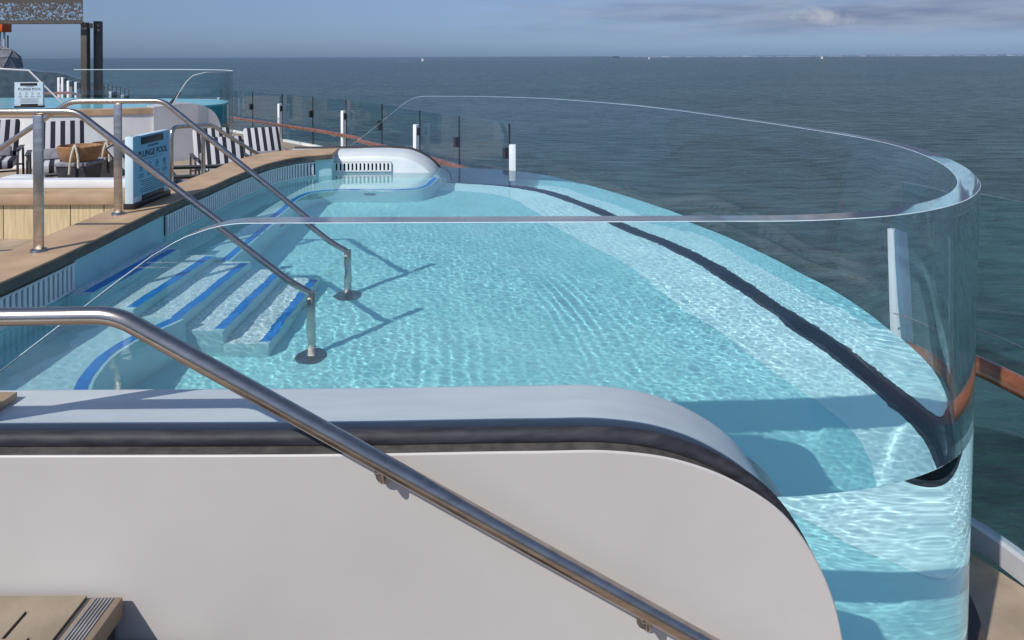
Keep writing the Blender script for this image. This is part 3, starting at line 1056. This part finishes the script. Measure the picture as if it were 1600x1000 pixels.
# left decks
struct('left_landing', 'deck', -9.0, -3.64, 1.5, 7.12, -.30, -.13)
HULL = [(3.10, -3.0), (3.06, 3.9), (2.6, 4.9), (1.2, 8.0), (-.9, 12.4), (-1.95, 14.45), (-4.2, 17.8), (-6.8, 20.7), (-10.0, 24.0), (-14.0, 27.6), (-20, 32)]
bm = bmesh.new()
LH = [(-30, y) for _, y in HULL]
rows = [[(a[0], a[1], -1.62), (b_[0], b_[1], -1.62), (b_[0], b_[1], -41.9)] for a, b_ in zip(LH, HULL)]
grid_faces(bm, rows)
bm.faces.new([bm.verts.new(p) for p in ((-30, 32, -1.62), (-20, 32, -1.62), (-20, 32, -41.9), (-30, 32, -41.9))])
tag(link_mesh('ship_hull', bm, 'hull', smooth=False), 'pale painted side of the ship below the pool deck', 'ship', kind='structure')
bm = bmesh.new()
DK = [(-3.68, 7.5), (-3.7, 10.5), (-1.0, 12.4), (-1.95, 14.45), (-4.2, 17.8), (-6.8, 20.7), (-10.0, 24.0), (-14.0, 27.6), (-20, 32)]
slab(bm, [(-30, y) for _, y in DK], DK, -1.0, -.75)
tag(link_mesh('lounge_deck', bm, 'deck', smooth=False), kind='structure')

# low wall with wood planks on the left, capped in tan, white kerb behind
lw = tag(empty('plank_wall', (-5.5, 7.2, -.13)), 'low wall clad in pale wood planks with a tan cap, left of the blue-white sign', 'wall')
def rel_box(name, mat, parent, ox, oy, oz, x0, x1, y0, y1, z0, z1, **k):
    return obox(name, mat, parent, x0 - ox, x1 - ox, y0 - oy, y1 - oy, z0 - oz, z1 - oz, **k)
rel_box('cladding', 'wood', lw, -5.5, 7.2, -.13, -9.0, -3.74, 7.125, 7.5, -.13, .222)
rel_box('cap_slab', 'cap', lw, -5.5, 7.2, -.13, -9.0, -3.715, 7.08, 7.52, .222, .325, bevel=.006)
rel_box('white_kerb', 'white', lw, -5.5, 7.2, -.13, -9.0, -3.72, 7.42, 7.60, .3255, .41, bevel=.01)

# ------------------------------------------------------------------ sign on the coping
def make_sign(loc, rot, scale, label, name='notice_board', face='sign_face_shade'):
    s = tag(empty(name, loc), label, 'sign')
    s.rotation_euler = (0, 0, rot); s.scale = (scale,) * 3
    # local: x along the board's width, -y is the printed face, z up
    bm = bmesh.new(); box(bm, -.34, .34, 0, .075, .05, .66, bevel=.004)
    link_mesh('board', bm, 'sign', s)
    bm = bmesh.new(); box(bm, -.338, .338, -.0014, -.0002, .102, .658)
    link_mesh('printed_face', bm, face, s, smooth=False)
    bm = bmesh.new(); box(bm, -.345, .345, -.012, .09, 0, .052, bevel=.004); box(bm, -.19, .21, -.012, -.002, .052, .10, bevel=.002)
    link_mesh('base', bm, 'black', s)
    bm = bmesh.new(); box(bm, -.20, .20, -.012, -.001, .575, .64, bevel=.002)
    link_mesh('clip', bm, 'black', s)
    def text(body, x, z, size, bold=False, name='lettering'):
        c = bpy.data.curves.new(name, 'FONT')
        c.body = body; c.size = size; c.align_x = 'CENTER'; c.extrude = .0008
        if bold: c.offset = size * .022
        c.resolution_u = 3
        o = bpy.data.objects.new(name, c); COL.objects.link(o); o.parent = s
        o.rotation_euler = (R(90), 0, 0); o.location = (x, -.002, z)
        c.materials.append(M['ink'])
        dgr = bpy.context.evaluated_depsgraph_get()
        me_ = bpy.data.meshes.new_from_object(o.evaluated_get(dgr))
        o2 = bpy.data.objects.new(name, me_); COL.objects.link(o2); o2.parent = s
        o2.rotation_euler = o.rotation_euler; o2.location = o.location
        bpy.data.objects.remove(o)
        return o2
    text('PLUNGE POOL', 0.02, .455, .083, True)
    bm = bmesh.new()
    # rules, pictograms and small print as thin marks
    def bar(x0, x1, z, h=.004): box(bm, x0, x1, -.0028, -.0005, z, z + h)
    bar(-.17, .21, .430)
    for q_ in range(6): bar(-.075 + q_ * .034, -.075 + q_ * .034 + .024, .540, .016)
    rr = random.Random(3)
    for col in range(4):
        cx = -.20 + col * .145
        # swimmer / diver pictogram
        ring = [Vector((cx + .024 * math.cos(a), -.0018, .37 + .024 * math.sin(a))) for a in [i * math.pi / 8 for i in range(17)]]
        tube(bm, ring, .0022, 5)
        tube(bm, [(cx - .03, -.0018, .325), (cx - .01, -.0018, .338), (cx + .01, -.0018, .325), (cx + .03, -.0018, .338)], .0024, 5)
        tube(bm, [(cx - .018, -.0018, .352), (cx + .018, -.0018, .388)], .0024, 5)
        for r_ in range(3):
            w = rr.uniform(.04, .055); bar(cx - w, cx + w, .297 - r_ * .014, .0045)
    for r_ in range(7):
        w = rr.uniform(.17, .25); bar(.01 - w, .01 + w, .235 - r_ * .018, .005)
    tube(bm, [Vector((.0 + .011 * math.cos(a), -.0018, .085 + .011 * math.sin(a))) for a in [i * math.pi / 6 for i in range(13)]], .0035, 5)
    link_mesh('small_print', bm, 'ink', s, smooth=False)
    return s


# board faces the pool (+x): local -y must point to +x, local x to +y
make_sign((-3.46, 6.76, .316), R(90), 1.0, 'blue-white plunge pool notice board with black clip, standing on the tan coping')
sg = make_sign((-9.75, 14.2, .70), R(8), .78, 'white notice board with black clip on the far pool, seen above the handrails', face='sign')

# ------------------------------------------------------------------ ship's side rail with glass
GL = [(-.04, 11.35), (-1.85, 14.35), (-4.1, 17.7), (-6.65, 20.5), (-9.9, 23.9), (-13.9, 27.5)]
GC = catmull(GL, .4)
def at_px(C, x):       # where the rail line crosses the bearing of image column x
    tgt = (x - 800) / 1100
    r_ = C[:, 0] / C[:, 1]
    return np.array([np.interp(-tgt, -r_, C[:, 0]), np.interp(-tgt, -r_, C[:, 1])])
t = tag(empty('teak_rail', (-4, 17, -.75)), 'reddish brown teak rail curving along the far glass balustrade', 'rail')
def rel(p, o): return tuple(a - b_ for a, b_ in zip(p, o))
rc = [(-.60, 12.2)] + [tuple(p) for p in GC if p[1] > 12.8]
bm = bmesh.new()
tube(bm, [rel((p[0] - .12, p[1] - .08, -.262), (-4, 17, -.75)) for p in rc], .062, 12, flat=.8)
link_mesh('handgrip', bm, 'teak', t)
for p in rc[::6]:
    bm = bmesh.new()
    tube(bm, [rel((p[0] - .12, p[1] - .08, -.30), (-4, 17, -.75)), rel((p[0] - .02, p[1], -.36), (-4, 17, -.75))], .015, 6)
    link_mesh('bracket', bm, 'white', t)
xs_j = [792, 717, 655, 596, 540, 488, 440, 394, 345, 300]
pj = [at_px(GC, x) for x in xs_j]
pj[0] = np.array(GL[0])
balus = tag(empty('glass_balustrade', (-4, 17, -.75)), 'long clear glass balustrade with thin dark joints between the pool and the sea', 'balustrade')
for a, c in zip(pj, pj[1:]):
    o = (a[0], a[1], -.75)
    g = empty('glass_panel', (o[0] + 4, o[1] - 17, 0)); g.parent = balus
    d_ = np.array(c) - np.array(a); L = np.linalg.norm(d_); d_ /= L; nr = np.array([d_[1], -d_[0]])
    bm = bmesh.new()
    slab(bm, [(d_ * .012), (d_ * (L - .012))], [(d_ * .012 + nr * .016), (d_ * (L - .012) + nr * .016)], .02, 1.37)
    link_mesh('pane', bm, 'pane', g, smooth=False)
    bm = bmesh.new()
    slab(bm, [(d_ * -.012), (d_ * .012)], [(d_ * -.012 + nr * .02), (d_ * .012 + nr * .02)], .0, 1.372)
    link_mesh('joint_strip', bm, 'black', g, smooth=False)
    bm = bmesh.new()
    slab(bm, [(d_ * .03 - nr * .05), (d_ * .12 - nr * .05)], [(d_ * .03 + nr * .03), (d_ * .12 + nr * .03)], .80, .98)
    link_mesh('clamp', bm, 'black', g, smooth=False)
    bm = bmesh.new()
    slab(bm, [(-nr * .04), (d_ * L - nr * .04)], [(nr * .05), (d_ * L + nr * .05)], -.04, .06)
    link_mesh('channel', bm, 'white', g, smooth=False)


def white_post(x, y, ztop_, zbot, w, dpt, ang, label, clamp=True):
    o = tag(empty('balustrade_post', (x, y, zbot)), label, 'post', 'white balustrade posts')
    o.rotation_euler = (0, 0, ang)
    bm = bmesh.new(); box(bm, -w / 2, w / 2, -dpt / 2, dpt / 2, 0, ztop_ - zbot, bevel=.008)
    link_mesh('shaft', bm, 'white', o)
    if clamp:
        bm = bmesh.new(); box(bm, w / 2 + .001, w / 2 + .03, -.03, .03, ztop_ - zbot - .22, ztop_ - zbot - .06, bevel=.004)
        link_mesh('clamp', bm, 'black', o)
    return o


for x, lab in ((658, 'second white balustrade post left of the pool, just above the teak rail bend'), (543, 'third white balustrade post from the pool end of the rail'),
               (443, 'fourth white balustrade post from the pool end, nearly clear of the coping'), (348, 'fifth white balustrade post, beside the far pool\'s clear wall')):
    p = at_px(GC, x)
    k = (p[1] / 16) ** .0
    white_post(p[0] - .10, p[1] - .05, .35, -.75, .08, .11, R(-30), lab)
white_post(.02, 11.21, .30, -.75, .11, .09, R(-8), 'white end post standing just past the far pool wall', clamp=False)
white_post(2.87, 4.98, .485, -1.45, .09, .14, R(10), 'large white post right outside the clear pool wall at right', clamp=False)

# right-hand glass rail
o0 = (3.0, 4.0, -1.45)
t = tag(empty('side_balustrade', o0), 'glass balustrade with brown teak rail at the right picture edge', 'balustrade')
RL = [(3.06, 1.2), (3.05, 2.6), (3.03, 3.6), (2.99, 4.2), (2.86, 4.6), (2.68, 4.85)]
RC = catmull(RL, .12)
bm = bmesh.new(); slab(bm, [rel((*p, 0), (3, 4, 0))[:2] for p in RC + (.07, 0)], [rel((*p, 0), (3, 4, 0))[:2] for p in RC + (.086, 0)], .14, 2.26)
link_mesh('pane', bm, 'pane', t)
bm = bmesh.new(); tube(bm, [rel((p[0], p[1], -.262), o0) for p in RC], .062, 20); link_mesh('handgrip', bm, 'teak', t)
bm = bmesh.new(); tube(bm, [rel((p[0] + .078, p[1], .815), o0) for p in RC], .008, 8); link_mesh('top_edge_strip', bm, 'steel', t)
bm = bmesh.new(); tube(bm, [rel((p[0] + .05, p[1], -.05), o0) for p in RC], .004, 6); link_mesh('reflection_line', bm, 'steel', t)  # thin bar added for a light line reflected in the pane
bm = bmesh.new(); slab(bm, [rel((*p, 0), (3, 4, 0))[:2] for p in RC + (.03, 0)], [rel((*p, 0), (3, 4, 0))[:2] for p in RC + (.12, 0)], .0, .135)
link_mesh('channel', bm, 'hull', t)

# ------------------------------------------------------------------ second pool further along the deck
p2 = tag(empty('far_pool', (-9.5, 17, -.75)), 'smaller raised pool with brown rim further along the deck', 'pool')
def P2(o):
    o.parent = p2; o.matrix_parent_inverse = Matrix.Translation((9.5, -17, .75)); return o
FC = catmull([(-17, 17.2), (-14.5, 16.1), (-12.5, 15.7), (-10.8, 15.65), (-9.6, 15.85), (-8.9, 16.1), (-8.36, 16.42)], .2)
bm = bmesh.new()
FN = normals2(FC)
rows = [[(p[0] - n_[0] * 0, p[1], z) for z in (-.75, .42)] for p, n_ in zip(FC, FN)]
slab(bm, FC, FC - FN * .35, -.75, .40)
P2(link_mesh('outer_wall', bm, 'white'))
capn = len(FC)
bm = bmesh.new(); slab(bm, (FC + FN * .03)[:capn], (FC - FN * .38)[:capn], .402, .53)
P2(link_mesh('rim', bm, 'cap'))
# smooth end body dropping away right; its grey colour carries that side's shade
PE = catmull([(-8.4, .55), (-7.7, .60), (-7.35, .55), (-7.1, .40), (-6.95, .15), (-6.9, -.2), (-6.9, -.6)], .05)
bm = bmesh.new(); prof_solid(bm, PE, 16.35, 17.2, zbot=-.75)
bmesh.ops.rotate(bm, verts=bm.verts[:], cent=(-8.4, 16.45, 0), matrix=Matrix.Rotation(R(36), 3, 'Z'))
P2(link_mesh('end_body', bm, 'hull'))
W2 = catmull([(-17, 17.5), (-14.5, 16.5), (-12.5, 16.1), (-10.8, 16.0), (-9.2, 16.3), (-8.4, 16.8), (-7.7, 17.1), (-7.42, 17.8), (-7.6, 18.9), (-8.4, 20.0)], .2)
bm = bmesh.new(); slab(bm, W2, W2 * (.2, 0) + np.stack([np.full(len(W2), -12.), W2[:, 1] * 0 + 21.], 1), .0, .52)
o = P2(link_mesh('far_pool_water', bm, 'far_water'))
A2 = catmull([(-8.10, 16.9), (-7.75, 16.95), (-7.45, 17.1), (-7.30, 17.5), (-7.35, 18.2), (-7.75, 19.2), (-8.5, 20.2), (-9.6, 20.9), (-11.2, 21.4), (-13.5, 21.6)], .08)
bm = bmesh.new()
AN = normals2(A2)
rows = []
for p, n_ in zip(A2, AN):
    near_ = p[1] < 17.1
    zt = float(np.interp(p[0], [-8.10, -7.83, -7.70, -7.5], [.62, 1.1, 1.26, 1.33])) if near_ else 1.34
    rows.append([(p[0], p[1], -.7), (p[0], p[1], zt), (p[0] + n_[0] * .08, p[1] + n_[1] * .08, zt), (p[0] + n_[0] * .08, p[1] + n_[1] * .08, -.7)])
V = grid_faces(bm, rows, True); bm.faces.new(V[0]); bm.faces.new(V[-1][::-1])
P2(link_mesh('clear_wall', bm, 'pane_clear', smooth=False))
bm = bmesh.new()
tube(bm, [rows[0][1]] + [r_[2] for r_ in rows if r_[0][2] < 9], .010, 6)
P2(link_mesh('wall_top_edge', bm, 'shell_far'))
bm = bmesh.new(); tube(bm, [(-8.20, 16.8, .56), (-7.96, 16.9, .88)], .035, 8)
P2(link_mesh('end_seal', bm, 'black'))
bm = bmesh.new(); slab(bm, [p - n_ * .05 for p, n_ in zip(A2[6:40], AN[6:40])], [p - n_ * .02 for p, n_ in zip(A2[6:40], AN[6:40])], -.7, .5)
P2(link_mesh('water_side', bm, 'pane_teal'))

# ------------------------------------------------------------------ lounge furniture on the deck
def chair(loc, rot, label, mat='stripe'):
    c = tag(empty('lounge_chair', loc), label, 'lounge chair', 'striped lounge chairs on the deck')
    c.rotation_euler = (0, 0, rot)
    c.scale = (1.2, 1.2, 1.12)
    # local: faces -y; width along x
    bm = bmesh.new(); box(bm, -.34, .34, -.42, .36, .34, .48, bevel=.03)
    link_mesh('seat_cushion', bm, M['cush_x'], c)
    bm = bmesh.new(); vs_ = box(bm, -.33, .33, -.07, .07, 0, .78, bevel=.03)
    rot_ = Matrix.Rotation(R(-36), 4, 'X')
    for v in bm.verts: v.co = rot_ @ v.co + Vector((0, .36, .42))
    link_mesh('back_cushion', bm, M['cush_x'], c)
    bm = bmesh.new(); box(bm, -.32, .32, -.44, -.40, .05, .34, bevel=.005)
    bm.free()
    bm = bmesh.new()
    for s_ in (-1, 1):
        x = .40 * s_
        tube(bm, bend([(x, -.40, 0), (x, -.40, .62), (x, .42, .62), (x, .50, 0)], .09), .018, 8)
        box(bm, x - .035, x + .035, -.36, .34, .634, .655, bevel=.006)
    tube(bm, [(-.40, -.38, .30), (.40, -.38, .30)], .016, 8)
    tube(bm, [(-.40, .44, .30), (.40, .44, .30)], .016, 8)
    link_mesh('frame', bm, 'dark', c)
    bm = bmesh.new(); vs_ = box(bm, -.26, .26, -.05, .05, 0, .22, bevel=.04)
    for v in bm.verts: v.co = Matrix.Rotation(R(-35), 4, 'X') @ v.co + Vector((0, .20, .47))
    link_mesh('pillow', bm, 'grey', c)
    return c


def stripes_x(name, period, duty):
    return stripe_mat(name, period, 'X', duty)


M['cush_thin'] = stripes_x('fine_cushion_stripes', .03, .6)
M['cush_x'] = stripes_x('cushion_stripes', .135, .5)
DZ = -.75
def D(px, py, z=DZ):
    """deck point under an image position, used only to choose sizes and distances"""
    u, v = (px - 800) / 1100 , (py - 88 - .0038 * (800 - px)) / 1100
    Y = (1.7 - z) / v
    return (u * Y, Y, z)
c0 = chair((-8.42, 13.1, DZ), R(32), 'black and white striped chair between the two handrail uprights, facing right')
def another(loc, rot, label): return dup(c0, loc, rot, label)
another((-9.95, 13.4, DZ), R(30), 'striped chair half hidden behind the nearer handrail upright')
another((-9.7, 11.9, DZ), R(60), 'striped chair at the left picture edge, under the slanting handrail')
another((-10.6, 12.6, DZ), R(60), 'leftmost striped chair, mostly cut off by the picture edge')
c4 = another((-4.95, 10.75, DZ), R(100), 'chair with fine thin stripes, seen from the side next to the pale wood cabinet')
for ch in c4.children:
    if 'cushion' in ch.name:
        ch.data = ch.data.copy(); ch.data.materials[0] = M['cush_thin']
another((-4.72, 11.7, DZ), R(30), 'striped chair nearest the coping, its striped seat front just above the tan edge')
another((-5.55, 13.2, DZ), R(30), 'striped chair behind the one nearest the coping, under the steel guard rail')
another((-4.60, 13.3, DZ), R(30), 'low striped chair nearest the teak rail, mostly its armrests showing')

def bucket(loc, label, s=1.0, rope=True):
    t = tag(empty('wicker_basket', loc), label, 'basket', 'wicker baskets by the chairs')
    t.scale = (s,) * 3
    bm = bmesh.new()
    rows = []
    for z, r_ in ((.62, .20), (.66, .235), (.76, .27), (.86, .285), (.87, .265), (.70, .22)):
        rows.append([(r_ * math.cos(a) * 1.15, r_ * math.sin(a), z) for a in [2 * math.pi * i / 20 for i in range(20)]])
    V = grid_faces(bm, rows, True); bm.faces.new(V[0][::-1]); bm.faces.new(V[-1])
    link_mesh('bowl', bm, 'wicker', t)
    bm = bmesh.new()
    tube(bm, bend([(.02, -.30, .45), (.05, -.31, .70), (.10, -.28, .93), (.16, -.30, .72), (.17, -.31, .55)], .06), .018, 8)
    link_mesh('rope_handle', bm, 'rope', t)
    return t


def stand(loc, label, s=1.0):
    t = tag(empty('pedestal_stand', loc), label, 'stand', 'dark pedestal stands under the baskets')
    t.scale = (s,) * 3
    bm = bmesh.new()
    rows = [[(w * sx, w * sy, z) for sx, sy in ((-1, -1), (1, -1), (1, 1), (-1, 1))] for z, w in ((0, .17), (.56, .235))]
    V = grid_faces(bm, rows, True); bm.faces.new(V[0][::-1]); bm.faces.new(V[-1])
    link_mesh('body', bm, 'dark', t)
    bm = bmesh.new(); box(bm, -.25, .25, -.25, .25, .561, .618, bevel=.01)
    link_mesh('top', bm, 'grey', t)
    return t


q1 = (-7.50, 12.2, DZ); q2 = (-7.55, 12.9, DZ)
stand(q1, s=1.08, label='tapered dark stand in front of the striped chair, under the nearer basket')
bucket(q1, s=1.08, label='nearer wicker basket with cream rope handle on its dark stand')
stand((q2[0], q2[1] + .3, q2[2]), 'tapered dark stand under the farther basket')
bucket((q2[0], q2[1] + .3, q2[2]), 'farther wicker basket, partly behind the one with the rope handle in front')

# table with towel at the left edge
t = tag(empty('side_cabinet', (-10.4, 12.9, DZ)), 'low grey cabinet with tan top at the left picture edge', 'cabinet')
t.location = (-8.2, 10.6, DZ)
obox('body', 'grey', t, -1.6, .95, 0, .5, 0, .50, bevel=.01)
obox('top', 'cap', t, -1.64, .98, -.04, .54, .502, .56, bevel=.01)
tw = obox('folded_towel', 'white', None, -7.75, -7.25, 10.62, 10.95, DZ + .562, DZ + .65, bevel=.03)
tag(tw, 'folded pale towel lying on the tan cabinet top', 'towel')

for nm_ in ('lounge_chair.005', 'lounge_chair.006', 'lounge_chair.007'):
    bpy.data.objects[nm_].scale = (1.0, 1.0, .98)
t = tag(empty('wood_cabinet', (-5.42, 10.1, DZ)), 'small cabinet with pale planks and tan top, right of the notice board', 'cabinet')
obox('body', 'wood', t, -.18, .08, 0, .5, 0, .66)
obox('side_panel', 'hull', t, .082, .25, .0, .5, 0, .66)
obox('top', 'cap', t, -.22, .30, -.05, .55, .662, .74, bevel=.008)
bm = bmesh.new(); tube(bm, [(-5.40, 10.55, DZ + .742), (-5.40, 10.55, DZ + .93)], .075, 16); 
tag(link_mesh('towel_roll', bm, 'white'), 'short white cylinder standing on the pale wood cabinet', 'canister')

# tubular guard rail beside the coping
t = tag(empty('guard_rail', (-4.4, 9, DZ)), 'thin bent steel guard rail between the coping and the striped chairs', 'rail')
g0 = D(267, 282); g1 = D(317, 268)
yA = 8.6
def at(px, py, Y): return ((px - 800) / 1100 * Y - 0.0, Y, 1.7 - (py - 88 - .0038 * (800 - px)) / 1100 * Y)
for nm, pts in (('hoop', [at(267, 330, 8.6), at(267, 199, 8.6), at(330, 194, 9.6), at(352, 210, 9.8), at(418, 250, 10.8), (at(418, 250, 10.8)[0], 10.8, DZ)]),
                ('middle_post', [at(317, 200, 9.2), (at(317, 200, 9.2)[0], 9.2, DZ)])):
    pts = [rel(p, (-4.4, 9, DZ)) for p in pts]
    if nm == 'hoop': pts[0] = (pts[0][0], pts[0][1], 0)
    bm = bmesh.new(); tube(bm, bend(pts, .14), .026, 12)
    link_mesh(nm, bm, 'steel', t)

# ------------------------------------------------------------------ canopy, dome, funnel and the ship further aft
t = tag(empty('shade_canopy', (-9.5, 23.0, DZ)), 'dark canopy with perforated edge on two square posts at top left', 'canopy')
def AT(px, py, Y): return at(px, py, Y)
CY = 23.0
a = AT(126, 35, CY); b_ = AT(146, 33, CY + .3)
for p in (a, b_):
    bm = bmesh.new(); box(bm, p[0] + 9.5, p[0] + 9.5 + .2, p[1] - 23, p[1] - 23 + .2, 0, p[2] - DZ, bevel=.006)
    link_mesh('post', bm, 'brown_dark', t)
bm = bmesh.new(); box(bm, a[0] + 9.5 + .201, b_[0] + 9.5 - .001, .12, .28, a[2] - DZ - .18, a[2] - DZ - .02, bevel=.004)
link_mesh('tie_beam', bm, 'cap', t)
e = AT(137, 36, CY)
cz0 = AT(60, 36, CY - .2)[2]
bm = bmesh.new(); box(bm, -9, e[0] + 9.5, 0, .01, 0, 1.5)
sh = link_mesh('perforated_screen', bm, 'shade', t, smooth=False)
sh.location = (0, -.25, cz0 - DZ + .03); sh.rotation_euler = (0, 0, 0)
bm = bmesh.new(); box(bm, -9, e[0] + 9.5 + .02, -.30, -.20, cz0 - DZ - .035, cz0 - DZ + .03, bevel=.004)
link_mesh('edge_beam', bm, 'brown_dark', t)

# lattice dome
Yd = 46
c = AT(4, 106, Yd)
t = tag(empty('lattice_dome', c), 'dark geodesic lattice dome far along the ship at left', 'dome')
bm = bmesh.new()
bmesh.ops.create_icosphere(bm, subdivisions=2, radius=1.15)
for v in bm.verts: v.co.z = v.co.z * 1.2
bmesh.ops.delete(bm, geom=[v for v in bm.verts if v.co.z < -.15], context='VERTS')
bw = bm.copy()
bmesh.ops.wireframe(bw, faces=bw.faces[:], thickness=.055)
link_mesh('lattice', bw, 'grey', t, smooth=False)
for v in bm.verts: v.co *= .97
link_mesh('dark_glazing', bm, 'navy', t, smooth=False)
bm = bmesh.new()
for i in range(14):
    a1 = i / 14 * math.tau; a2 = (i + .5) / 14 * math.tau; a3 = (i + 1) / 14 * math.tau
    for p, q_ in (((a1, -.2), (a2, -.95)), ((a2, -.95), (a3, -.2)), ((a1, -.2), (a3, -.2)), ((a1, -1.6), (a2, -.95)), ((a2, -.95), (a3, -1.6))):
        tube(bm, [(1.5 * math.cos(p[0]), 1.5 * math.sin(p[0]), p[1]), (1.5 * math.cos(q_[0]), 1.5 * math.sin(q_[0]), q_[1])], .04, 5)
link_mesh('truss_ring', bm, 'hull', t)
bm = bmesh.new(); tube(bm, [(0, 0, -1.9), (0, 0, -.1)], 1.35, 20)
link_mesh('drum', bm, 'navy', t)
c = AT(-2, 50, 52)
t = tag(empty('funnel_stack', c), 'bright orange funnel band over white uprights at the left picture edge', 'funnel')
obox('band', 'orange', t, -1.2, .62, -.5, .5, 0, .75, bevel=.02)
bm = bmesh.new()
for k in range(5): tube(bm, [(-.9 + k * .33, 0, -1.6), (-.9 + k * .33, 0, 0)], .07, 8)
link_mesh('upright', bm, 'hull', t)
bm = bmesh.new(); tube(bm, [(.68, 0, -1.6), (.68, 0, -.25)], .05, 8); link_mesh('mast', bm, 'navy', t)

# curved glass-sided balcony of the ship further aft
AF = [AT(-30, 108, 46), AT(30, 107, 42), AT(60, 112, 39), AT(90, 114, 36), AT(120, 122, 33), AT(165, 135, 30), AT(200, 152, 27)]
bm = bmesh.new()
AFc = catmull([p for p in AF], .5)
rows = [[(p[0] - 1.2, p[1] + 2, p[2]), (p[0], p[1], p[2]), (p[0] + .05, p[1], p[2] - 3.2 if p[2] > -2 else p[2] - 1), (p[0] - .3, p[1], -3.6)] for p in AFc]
grid_faces(bm, rows)
tag(link_mesh('aft_superstructure', bm, 'navy'), 'dark curved side of the ship beyond the far pool', 'ship deck')
first = None
for k, (px, py, Y) in enumerate([(93, 121, 33), (99, 121, 33), (108, 126, 30), (120, 128, 30), (174, 142, 25), (193, 148, 25)]):
    p = AT(px, py, Y)
    lab = ['leftmost small white post beyond the far pool', 'second small white post beyond the far pool, close to the leftmost', 'third small white post beyond the far pool', 'small white post just left of the canopy posts',
           'small white post just right of the canopy posts', 'last small white post above the flat handrail, farthest right'][k]
    if first is None:
        first = tag(empty('far_post', p), lab, 'post', 'small white posts beyond the far pool')
        bm = bmesh.new(); box(bm, -.05, .05, -.1, .1, -1.6, 0, bevel=.01); link_mesh('shaft', bm, 'white', first)
        bm = bmesh.new(); box(bm, .051, .14, -.05, .05, -.25, -.04); link_mesh('clamp', bm, 'navy', first)
        first.location = p
    else:
        dup(first, p, 0, lab)
t = tag(empty('far_teak_rail', AT(110, 146, 26)), 'thin reddish rail seen below the small white posts at left', 'rail')
bm = bmesh.new(); o_ = AT(110, 146, 26)
tube(bm, [rel(AT(*p), o_) for p in ((60, 146, 28), (112, 145, 26), (135, 153, 24), (160, 165, 22))], .05, 8)
link_mesh('handgrip', bm, 'teak', t)
# thin dark stanchions
for k in range(7):
    px = 162 + k * 6.5
    p = AT(px, 130 + k * 1.5, 27)
    bm = bmesh.new(); tube(bm, [(0, 0, -1.3), (0, 0, 0)], .02, 6)
    o = link_mesh('thin_post', bm, 'dark'); o.location = p
    tag(o, 'thin dark stanchion in the row right of the canopy posts', 'stanchion', 'row of thin dark stanchions')
# clear screen by the second notice board
t = tag(empty('glass_screen', (-10, 15, .3)), 'clear glass screen with a slanting top edge behind the white notice board', 'screen')
q0 = [AT(-10, 107, 15), AT(45, 110, 15), AT(104, 168, 15), AT(-10, 168, 15)]
bm = bmesh.new()
f = [bm.verts.new(rel(p, (-10, 15, .3))) for p in q0]
fc = bm.faces.new(f)
r_ = bmesh.ops.extrude_face_region(bm, geom=[fc])
for v in [g for g in r_['geom'] if isinstance(g, bmesh.types.BMVert)]: v.co.y += .03
link_mesh('pane', bm, 'pane_clear', t, smooth=False)
bm = bmesh.new(); tube(bm, [rel(p, (-10, 15, .3)) for p in q0[:3]], .02, 6)
link_mesh('edge_strip', bm, 'hull', t)

# ------------------------------------------------------------------ boats far out
def boat(px, py, Y, s, label):
    x = (px - 800) / 1100 * Y
    t = tag(empty('sailing_boat', (x, Y, -42)), label, 'boat', 'small sailing boats near the horizon')
    bm = bmesh.new()
    rows = [[(-4.5 * s, 0, 1.2 * s), (-4.5 * s, 0, 1.2 * s), (-4.5 * s, 0, 1.2 * s)], [(0, -1.5 * s, 1.3 * s), (0, 0, -.2), (0, 1.5 * s, 1.3 * s)], [(5 * s, -.9 * s, 1.3 * s), (5 * s, 0, 0), (5 * s, .9 * s, 1.3 * s)]]
    grid_faces(bm, rows, True); link_mesh('hull', bm, 'white', t, smooth=False)
    bm = bmesh.new()
    for tri in (((.4 * s, 0, 2 * s), (.4 * s, 0, 14 * s), (5 * s, 0.4, 2.4 * s)), ((-.2 * s, 0, 13 * s), (-.2 * s, 0, 2 * s), (-4.2 * s, -.3, 1.8 * s))):
        v1 = [bm.verts.new(p) for p in tri]; v2 = [bm.verts.new((p[0], p[1] + .15, p[2])) for p in tri]
        bm.faces.new(v1); bm.faces.new(v2[::-1])
        for i in range(3): bm.faces.new((v1[i], v2[i], v2[(i + 1) % 3], v1[(i + 1) % 3]))
    link_mesh('sail', bm, 'white', t, smooth=False)
boat(660, 92, 6500, 2.4, 'small white boat near the horizon left of centre, trailing a wake')
boat(1284, 91, 7500, 3.0, 'small white sailing boat under the small cumulus cloud at right')
boat(1014, 90, 8500, 2.6, 'tiny white sailing boat between the other two on the horizon')
bm = bmesh.new()
Yw = 6500
rows = []
for k in range(12):
    x = (-140 - k * 3.4) / 1100 * Yw
    w = 10 + k * 9
    rows.append([(x, Yw - w, -41.8), (x, Yw + w, -41.8)])
grid_faces(bm, rows)
tag(link_mesh('boat_wake', bm, 'town', smooth=False, receiver=False), kind='structure')
